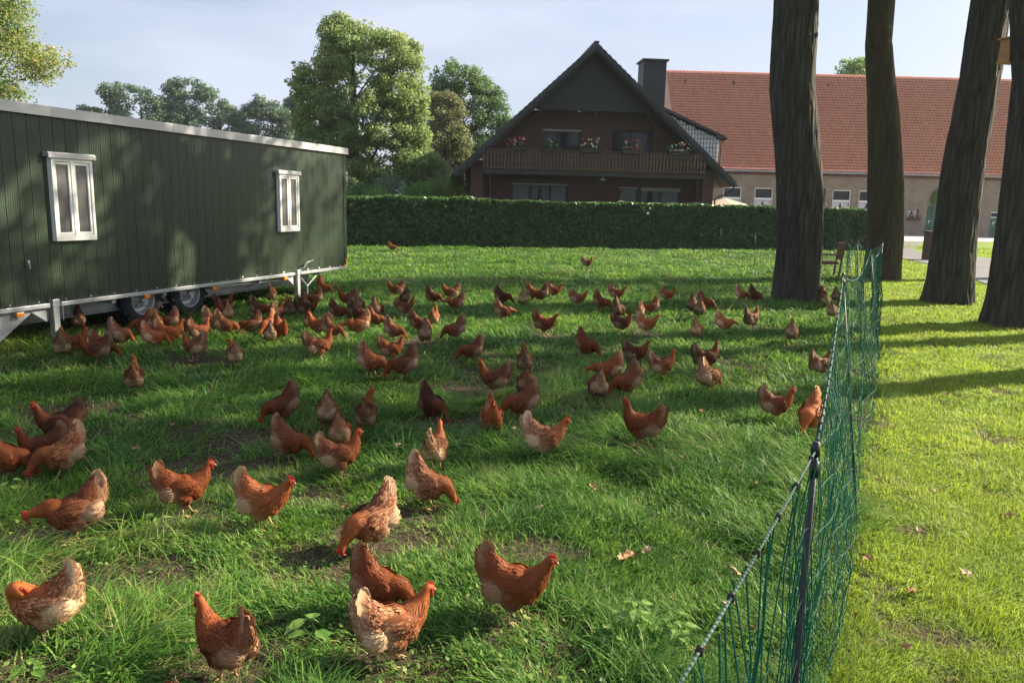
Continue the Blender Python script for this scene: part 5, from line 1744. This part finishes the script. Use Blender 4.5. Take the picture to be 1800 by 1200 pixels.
        for i in range(rows - 1):
            for j in range(6):
                q = (i * 7 + j, (i + 1) * 7 + j, (i + 1) * 7 + j + 1, i * 7 + j + 1)
                wf.append(q if sg > 0 else q[::-1])
        wv_, wc = np.array(wv_), np.array(wc)
        # coverts in rows, then long flight feathers along the lower edge
        Pn, Fn, Nn, Ln, Wn, Cn = [], [], [], [], [], []
        for i in range(rows - 1):
            for j in range(1, 6):
                for q in range(2):
                    p = wv_[i * 7 + j] * .5 + wv_[(i + 1) * 7 + j] * .5 + rs.normal(0, .003, 3)
                    Pn.append(p); d = wv_[min(i + 2, rows - 1) * 7 + j] - wv_[i * 7 + j] if i < rows - 2 else wv_[(i + 1) * 7 + j] - wv_[(i - 1) * 7 + j]
                    d = d + np.array([0, 0, -.006 + rs.normal(0, .002)])
                    Fn.append(d / np.linalg.norm(d)); Nn.append(np.array([0, sg, .25]) / 1.03)
                    Ln.append(.028 + .020 * i / rows); Wn.append(.0125); Cn.append((.12 * i / rows, 0, 0, rs.rand()))
        for k in range(7):
            u = .42 + .5 * k / 6
            i = int(u * (rows - 1))
            p = wv_[i * 7 + 1] + np.array([0, sg * .002, 0])
            d = np.array([-1, -sg * .22, .06 + .05 * (6 - k) / 6]); d = np.array(pitch((d[0] - .035, d[1], d[2] + .2), ph)) - np.array([-.035, 0, .2])
            Pn.append(p); Fn.append(d / np.linalg.norm(d)); Nn.append(np.array([0, sg, 0.])); Ln.append(.070); Wn.append(.014); Cn.append((.30, 0, 0, rs.rand()))
        V, F, Z, Cc = feather_cards(rs, np.array(Pn), np.array(Nn), np.array(Fn), np.array(Ln), np.array(Wn), np.full(len(Pn), .0015), np.array(Cn, dtype=float))
        wfa = np.array(wf).ravel()
        out[nm] = np_mesh("hen_wing", np.vstack([wv_, V]), np.concatenate([wfa, F + len(wv_)]), np.concatenate([np.full(len(wf), 4), Z]),
                          {"plum": np.vstack([wc, Cc])}, M['plum'], True)
    # ---- head parts
    hc = Vector(neck[-3][:3]); tip = Vector(neck[-1][:3])
    f = (tip - hc).normalized()
    s = Vector((0, 0, 1)).cross(f)
    s = s.normalized() if s.length > .2 else Vector((0, 1, 0))
    u = f.cross(s)
    A = lambda x, y, z: hc + f * x + s * y + u * z
    mb = MB()
    comb = [(-.016, .016), (-.024, .030), (-.012, .027), (-.010, .046), (.002, .032), (.008, .048), (.014, .030), (.023, .040), (.025, .024), (.034, .018), (.032, .008), (.0, .010)]
    comb = [(.004 + (x - .004) * .85, .012 + (z - .010) * .72) for x, z in comb]
    nn = len(comb)
    vv = [A(x, .0028, z) for x, z in comb] + [A(x, -.0028, z) for x, z in comb]
    cen = [A(.006, .0055, .018), A(.006, -.0055, .018)]
    mb.add(vv + cen, [(i, (i + 1) % nn, 2 * nn) for i in range(nn)] + [((i + 1) % nn + nn, i + nn, 2 * nn + 1) for i in range(nn)] + [(i, i + nn, (i + 1) % nn + nn, (i + 1) % nn) for i in range(nn)])
    out['comb'] = mb.mesh("hen_comb", M['comb'])
    mb = MB()
    for sg in (-1, 1):
        mb.tube([A(.024, sg * .009, -.008), A(.026, sg * .011, -.020), A(.025, sg * .011, -.031), A(.024, sg * .010, -.037)], [.005, .0075, .008, .003], 8, flat=.55)
        mb.ball(tuple(A(.010, sg * .0165, -.002)), (.011, .0062, .011), 8, 6)
    out['wattle'] = mb.mesh("hen_wattle", M['comb'], True)
    mb = MB()
    mb.tube([A(.028, 0, -.001), A(.040, 0, -.001), A(.050, 0, -.007)], [.0085, .0058, .0012], 8)
    out['beak'] = mb.mesh("hen_beak", M['beak'], True)
    for sg, nm in ((1, 'eye_a'), (-1, 'eye_b')):
        mb = MB(); mb.ball(tuple(A(.011, sg * .0205, .004)), .0042, 8, 6)
        out[nm] = mb.mesh("hen_eye", M['eye'], True)
    # ---- legs, mid stride or side by side
    for sg, nm in ((1, 'leg_a'), (-1, 'leg_b')):
        step = {'W': .034, 'L': .026, 'A': .010, 'AL': -.006, 'F': .018, 'FL': -.014, 'H': .004}[key] * sg
        hipx = -.004
        ft = Vector((hipx + step + .012, sg * .036, .010))
        kn = Vector((hipx + step * .3 - .014, sg * .038, .100))
        hp = Vector((hipx + .004, sg * .040, .150))
        mb = MB()
        mb.tube([hp, kn, kn.lerp(ft, .5), ft], [.013, .0075, .0062, .0072], 8)
        for a_, l_ in ((0, .052), (32, .044), (-32, .044), (180, .020)):
            d = Vector((math.cos(R(a_)), math.sin(R(a_)), 0))
            mb.tube([ft, ft + d * l_ * .5 + Vector((0, 0, .002)), ft + d * l_ + Vector((0, 0, -.006))], [.0062, .0045, .0018], 6)
        out[nm] = mb.mesh("hen_leg", M['legskin'], True)
    for k_, me_ in out.items():
        if not k_.startswith('leg'): me_.transform(Matrix.Translation((0, 0, .024)))
    return out

HEN_PARTS = [('body', 'body'), ('tail', 'tail'), ('wing_a', 'wing'), ('wing_b', 'wing'), ('comb', 'comb'), ('leg_a', 'leg'), ('leg_b', 'leg'),
             ('wattle', 'wattle'), ('beak', 'beak'), ('eye_a', 'eye'), ('eye_b', 'eye')]
POSES = {k: hen_pose(k, 7 + i) for i, k in enumerate(NECKS)}
TONES = {  # cream mottling, brightness, warmth
    'b': (.14, .90, .35), 'r': (.05, 1.0, .85), 'd': (.03, .62, .15), 'p': (.85, 1.12, .5), 'o': (.32, 1.45, 1.0), 'm': (.48, 1.0, .45)}

_protos = {}
def hen_tree(pose, small):
    """an Empty with body, tail, wings, comb, legs ... under it; later hens copy it part by part"""
    root = empty("hen", (0, 0, 0))
    for k, nm in (HEN_PARTS[:7] if small else HEN_PARTS):
        o = bpy.data.objects.new(nm, POSES[pose][k])
        COL.objects.link(o)
        o.parent = root
    return root

def add_hen(px, py, deg, pose, tone, scale, label, group, rs, small=False, mirror=False):
    loc = gpt(px, py)
    az = math.atan2(loc.x, loc.y)
    key = (pose, small)
    if key not in _protos:
        root = hen_tree(pose, small)
        _protos[key] = root
    else:
        src = _protos[key]
        root = src.copy()
        COL.objects.link(root)
        for ch in src.children:
            c = ch.copy()
            COL.objects.link(c)
            c.parent = root
    root.location = (loc.x, loc.y, ground_z(loc.x, loc.y))
    root.rotation_euler = (rs.uniform(-.04, .04), rs.uniform(-.08, .08), R(deg) - az)
    root.scale = (scale, scale * (-1 if mirror else 1), scale)
    t = TONES[tone]
    cvar = (min(1, max(0, t[0] + rs.uniform(-.1, .1))), t[1] * rs.uniform(.68, 1.22), min(1, max(0, t[2] + rs.uniform(-.15, .15))), 1)
    for c in root.children: c.color = cvar
    return tag(root, label, "hen", group)
# ================================================================ the flock: photo x, feet y, heading (0 = towards the fence, 90 = away, 180 = towards the trailer, 270 = to the camera),
# pose, tone, mirrored, label
FLOCK = [
 (690,1152,22,'W','p',0,"pale hen with curled white tail walking in front of a pecking hen"),
 (402,1180,128,'A','b',0,"large dark brown hen seen from behind in the lowest row, red comb up"),
 (88,1130,150,'H','p',0,"cream mottled hen with its head tucked in, preening at the paddock corner"),
 (303,1315,95,'F','p',0,"hen of which only the pale tail tip shows at the bottom edge"),
 (905,1082,350,'W','r',0,"big rusty hen striding towards the fence with bright red wattles"),
 (672,1075,338,'F','r',0,"long rusty hen stooping just behind the pale curled tail hen"),
 (648,966,218,'F','p',0,"pale backed hen pecking with its rump raised, behind the stooping rusty hen"),
 (466,935,335,'W','o',0,"orange breasted hen with a bright red comb and pale tail edge"),
 (328,902,2,'W','r',0,"alert rusty hen standing on bare soil with both feet showing"),
 (128,942,178,'L','b',0,"brown hen with a white tail stepping towards the trailer, head low"),
 (752,884,348,'F','p',0,"buff and cream hen bending its head down, the palest in the paddock"),
 (602,835,5,'A','b',0,"brown hen with lacy neck feathers standing in front of a rusty rump"),
 (601,792,84,'F','r',0,"rusty rump of a pecking hen behind the lacy necked hen"),
 (513,806,340,'F','b',0,"brown hen pecking beside the yellow leaf, grey tail tip raised"),
 (767,818,74,'A','p',0,"grey mottled hen seen from behind above the buff and cream hen"),
 (645,758,84,'AL','m',1,"hen from behind with white fluff, its red head turned to the fence"),
 (577,750,88,'F','m',0,"brown hen from behind with two thin legs and no head visible"),
 (497,742,186,'F','b',0,"dark brown hen reaching towards the trailer, tail held upright alone"),
 (763,736,312,'F','d',0,"deep chestnut hen pecking head first towards the camera"),
 (865,766,276,'A','o',0,"hen facing the camera with a glowing orange breast"),
 (914,734,196,'F','b',0,"brown hen with a pale raised tail behind the camera facing hen"),
 (868,692,165,'A','b',0,"brown hen with cream fluff and upright neck in the middle of the paddock"),
 (922,700,95,'F','r',0,"rusty hen rump between the upright necked hen and the fence"),
 (957,806,2,'W','p',0,"buff bodied hen with an orange neck walking towards the fence"),
 (1122,780,168,'A','r',0,"large dark hen with an orange neck and a silvery brushed tail"),
 (1362,740,14,'A','b',0,"brown hen with a white tail and a tall dark neck near the fence"),
 (1420,765,256,'F','o',0,"bright orange hen pecking right beside the fence post"),
 (1246,690,52,'F','p',0,"cream and orange hen bending in the sun, red comb peeping out"),
 (1243,655,28,'A','d',0,"very dark brown alert hen standing behind the cream and orange one"),
 (1440,665,48,'A','m',0,"tall alert hen with a red comb pressed close to the net"),
 (1165,667,22,'A','m',0,"hen with a fanned white tail and cream rump, neck upright"),
 (1067,678,180,'L','o',0,"glowing orange hen with a white tail in a cluster of three"),
 (1048,704,104,'F','m',0,"mottled hen rump in front of the glowing orange hen"),
 (1097,697,205,'F','b',0,"brown hen with a pale tail tip pecking next to the mottled rump"),
 (1112,684,80,'F','m',0,"hen mostly hidden, only a small tail tip over the brown back"),
 (921,657,94,'A','m',0,"hen seen from behind with white fluff and a dark upright neck"),
 (1033,628,326,'F','r',0,"rusty hen leaning down with a pale tail edge, alone in the grass"),
 (1120,641,4,'W','d',0,"dark brown hen with head held forward behind the white fan tail"),
 (825,634,188,'F','b',0,"dark hen stooping towards the trailer with a silvery tail"),
 (656,662,335,'F','m',0,"hen with a bright ragged tail whose beak meets another hen's"),
 (707,668,184,'F','b',0,"brown hen whose lowered head meets the ragged tailed hen"),
 (690,637,2,'A','r',0,"small crested alert hen just above the two meeting hens"),
 (565,631,12,'A','b',0,"brown hen with a curly white tail edge, breast glowing"),
 (237,693,88,'A','b',0,"lone upright hen seen from behind out in front of the trailer"),
 (103,836,190,'F','p',0,"hen with a broad white tail pecking beside another at the paddock side"),
 (110,786,172,'A','d',0,"reddish hen standing behind the broad white tailed pair"),
 (74,822,186,'A','d',0,"dark necked hen pressed against the broad white tailed hen"),
 (14,842,338,'F','r',0,"rusty pecking hen cut by the picture edge above the dock leaves"),
 # near the trailer
 (170,640,184,'A','b',0,"big chestnut hen facing the first support leg of the trailer"),
 (134,626,4,'A','r',0,"rusty hen behind the big chestnut one by the support leg"),
 (186,632,338,'F','r',0,"pecking hen with a red face half behind the big chestnut hen"),
 (112,634,88,'A','m',0,"cream rumped hen seen from behind at the foot of the support leg"),
 (215,612,46,'F','m',0,"round hen with a white tail feathering alone beneath the trailer edge"),
 (275,614,18,'F','o',0,"bright ragged hen with its white tail to the support leg"),
 (303,609,2,'W','r',0,"red headed hen in front of the bright ragged hen"),
 (250,588,182,'F','b',0,"brown hen beside the first tractor wheel"),
 (275,586,94,'A','o',0,"sunlit narrow tail of a hen before the first tractor wheel"),
 (296,583,170,'F','b',0,"brown hen between the two tractor wheels"),
 (343,631,140,'A','m',0,"mottled hen with a pink face turned to the wheels"),
 (353,604,25,'A','r',0,"small rusty hen right behind the mottled pink faced hen"),
 (334,590,92,'F','d',0,"dark hen rump just before the second tractor wheel"),
 (412,646,98,'AL','p',0,"pale fluffy hen from behind standing alone before the wheels"),
 (24,593,160,'F','b',0,"hen in the deep shade behind the drawbar plate"),
 (138,585,92,'F','r',0,"hen in the dark under the trailer beside the support leg"),
 (402,567,88,'F','o',0,"hen whose tail glows nearly white in a sun fleck behind the wheel"),
 (386,562,268,'A','r',0,"red faced hen looking out behind the glowing tail"),
 (396,549,2,'W','d',0,"shaded hen at the back of the group behind the second wheel"),
 (378,586,350,'F','p',0,"hen with a wide open white tail fan near the second wheel"),
 (399,594,348,'F','m',0,"hen pecking just in front of the wide white tail fan"),
 (438,592,188,'F','b',0,"brown stooping hen meeting the pecking one, large pale rump"),
 (471,591,236,'F','r',0,"red combed pecking hen squeezed beside the large pale rump"),
 (475,604,96,'F','m',0,"tan hen rump facing the camera beneath the trailer brace"),
 (494,600,288,'W','r',0,"small rusty hen facing the camera next to the tan rump"),
 (458,560,348,'F','d',0,"dark slim hen with a raised dark tail under the chassis beam"),
 (488,570,60,'A','b',0,"hen with a white tail tip in the middle of the beam shadow"),
 (508,562,98,'A','m',0,"narrow tailed hen with pale fluff in front of the second support leg"),
 (527,550,160,'F','b',0,"brown hen reaching up beside the second support leg"),
 (551,538,190,'F','b',0,"hen with a light tail just past the second support leg"),
 (478,532,80,'H','b',0,"round hen standing under the trailer in front of the brace"),
 (563,505,86,'F','o',0,"bright orange tail of a hen at the far trailer corner"),
 (572,517,342,'F','r',0,"rusty pecking hen under the far trailer corner"),
 (540,563,8,'A','d',0,"dark hen behind the narrow bright tail"),
 (543,581,94,'F','o',0,"narrow bright tail and cream rump of a hen beyond the wheels"),
 (560,592,166,'A','r',0,"rusty alert hen touching the narrow bright tailed hen"),
 (586,597,340,'F','m',0,"pecking hen with a pale tail side by side with the rusty alert one"),
 (597,562,340,'F','b',0,"plain brown hen pecking in the gap beyond the trailer group"),
 # middle distance
 (611,542,188,'A','b',0,"brown upright hen looking at the trailer corner"),
 (628,563,344,'F','d',0,"dark pecking hen with a white tail under the upright one"),
 (632,553,62,'F','m',0,"tail of a hen sticking up behind the dark pecking one"),
 (628,593,188,'L','o',0,"orange bodied hen with a white tail, head low towards the trailer"),
 (660,577,350,'F','r',0,"rusty hen stretched low with a white bordered tail"),
 (664,560,62,'F','m',0,"half hidden hen behind the rusty stretched one"),
 (693,598,345,'F','m',0,"hen with thick cream fluff and lowered chestnut head"),
 (694,522,188,'W','b',0,"hen with a round white tail walking towards the trailer far out"),
 (711,537,118,'F','b',0,"small brown hen beneath the round white tailed walker"),
 (714,558,2,'A','b',0,"neat upright hen with a pointed tail in the middle distance"),
 (739,585,350,'F','b',0,"hen pecking under the bright alert orange hen"),
 (763,576,80,'A','o',0,"bright alert orange hen standing in a sun fleck"),
 (747,604,94,'F','p',0,"very pale hen rump in front of the bright orange hen"),
 (764,534,340,'F','d',0,"dark hen with pointed tail, first of three far out in a row"),
 (790,528,190,'W','b',0,"hen with a pale upright tail facing the dark pointed tailed one"),
 (798,548,190,'L','b',0,"low stretched hen with cream rump under the facing pair"),
 (797,601,196,'F','m',0,"hen stooping to the grass with a tall white tail and big cream thigh"),
 (886,537,350,'F','d',0,"dark hen pecking behind another with a silver tail"),
 (884,563,2,'L','b',0,"hen with a silver tail in front of the dark pecking hen"),
 (919,540,90,'F','p',0,"tiny pale hen seen from behind next to the pair"),
 (938,526,350,'F','r',0,"rusty hen overlapped in a trio far across the paddock"),
 (949,530,196,'F','b',0,"middle hen of the trio with a pale tail"),
 (973,523,2,'W','r',0,"last hen of the trio walking away towards the fence"),
 (1015,538,2,'W','m',0,"light brown hen walking alone between the trio and the dark pair"),
 (1058,547,350,'F','b',0,"hen with a pale tail pecking at a leafy plant"),
 (1083,530,4,'W','r',0,"slim long necked hen just above the pecking leaf eater"),
 (1088,557,60,'F','d',0,"very dark hen rump by the leafy plant"),
 (1095,587,2,'A','d',0,"dark chestnut upright hen beside the orange walking hen"),
 (1136,590,2,'W','o',0,"orange walking hen with dark head in front of the dark chestnut one"),
 (1125,558,84,'A','p',0,"pale speckled hen from behind touching a brown one"),
 (1145,553,200,'F','b',0,"brown hen with a light tail touching the pale speckled hen"),
 (1173,531,352,'W','r',0,"hen with a thick cream tail, most distant towards the thick trunk"),
 (957,587,352,'W','r',0,"red combed chestnut hen striding alone in mid paddock"),
 (1033,473,2,'A','m',0,"far lone hen standing high in front of the hedge"),
 (690,442,345,'F','r',0,"farthest tiny hen close to the hedge foot"),
 (1217,553,82,'F','b',0,"hen peeping out behind a white rumped one near the trunk"),
 (1228,561,90,'F','m',0,"white rumped hen seen from behind among three"),
 (1241,546,350,'F','r',0,"low pecking hen of the three, tail cream"),
 (1225,598,78,'F','o',0,"round orange brown hen from behind with slanting white tail"),
 (1272,585,18,'L','o',0,"orange tinted hen with raised cream tail and lowered neck"),
 (1320,577,58,'A','b',0,"brown hen with a bright upright tail and side turned head"),
 (1391,604,88,'F','m',0,"plump hen from behind with a tall pointed tail near the fence"),
 (1303,530,8,'F','p',0,"pale hen pecking by the thick trunk, beside a black breasted one"),
 (1327,533,328,'F','d',0,"black breasted hen with a silver tail by the thick trunk"),
 (1424,528,88,'A','b',0,"hen in the group between trunk and fence, closest to the bark"),
 (1443,530,82,'A','r',0,"hen with an orange neck in the group between trunk and fence"),
 (1450,542,92,'F','m',0,"hen with cream fluff in front of the group by the trunk"),
 (1462,560,82,'F','m',0,"hen at the front of the group touching the net"),
 (1469,532,76,'F','p',0,"white tailed hen at the back of the group against the net"),
]
def flock():
    rs = np.random.RandomState(99)
    for px, py, dg_, pose, tone, mir, lb in FLOCK:
        d = gpt(px, py).length
        grp = "brown hens around the trailer" if py < 650 and px < 602 else ("brown hens foraging in the near paddock" if py >= 650 else "brown hens foraging in the far paddock")
        add_hen(px, py, dg_, pose, tone, .92 * rs.uniform(.91, 1.07), lb, grp, rs, d > 9.0, mir)
flock()

# ================================================================ morning haze in the air
hz = MB(); hz.box(-440, 440, -75, 440, -1.2, 22.5)
hm = bpy.data.materials.new("thin_morning_haze")
hm.use_nodes = True
hm.node_tree.nodes.clear()
pv = hm.node_tree.nodes.new("ShaderNodeVolumePrincipled")
pv.inputs["Color"].default_value = (.80, .87, 1.0, 1)
pv.inputs["Density"].default_value = .00030
pv.inputs["Anisotropy"].default_value = .25
ho = hm.node_tree.nodes.new("ShaderNodeOutputMaterial")
hm.node_tree.links.new(pv.outputs[0], ho.inputs["Volume"])
tag(hz.build("haze", hm), "thin pale morning haze over the farm", kind="stuff")
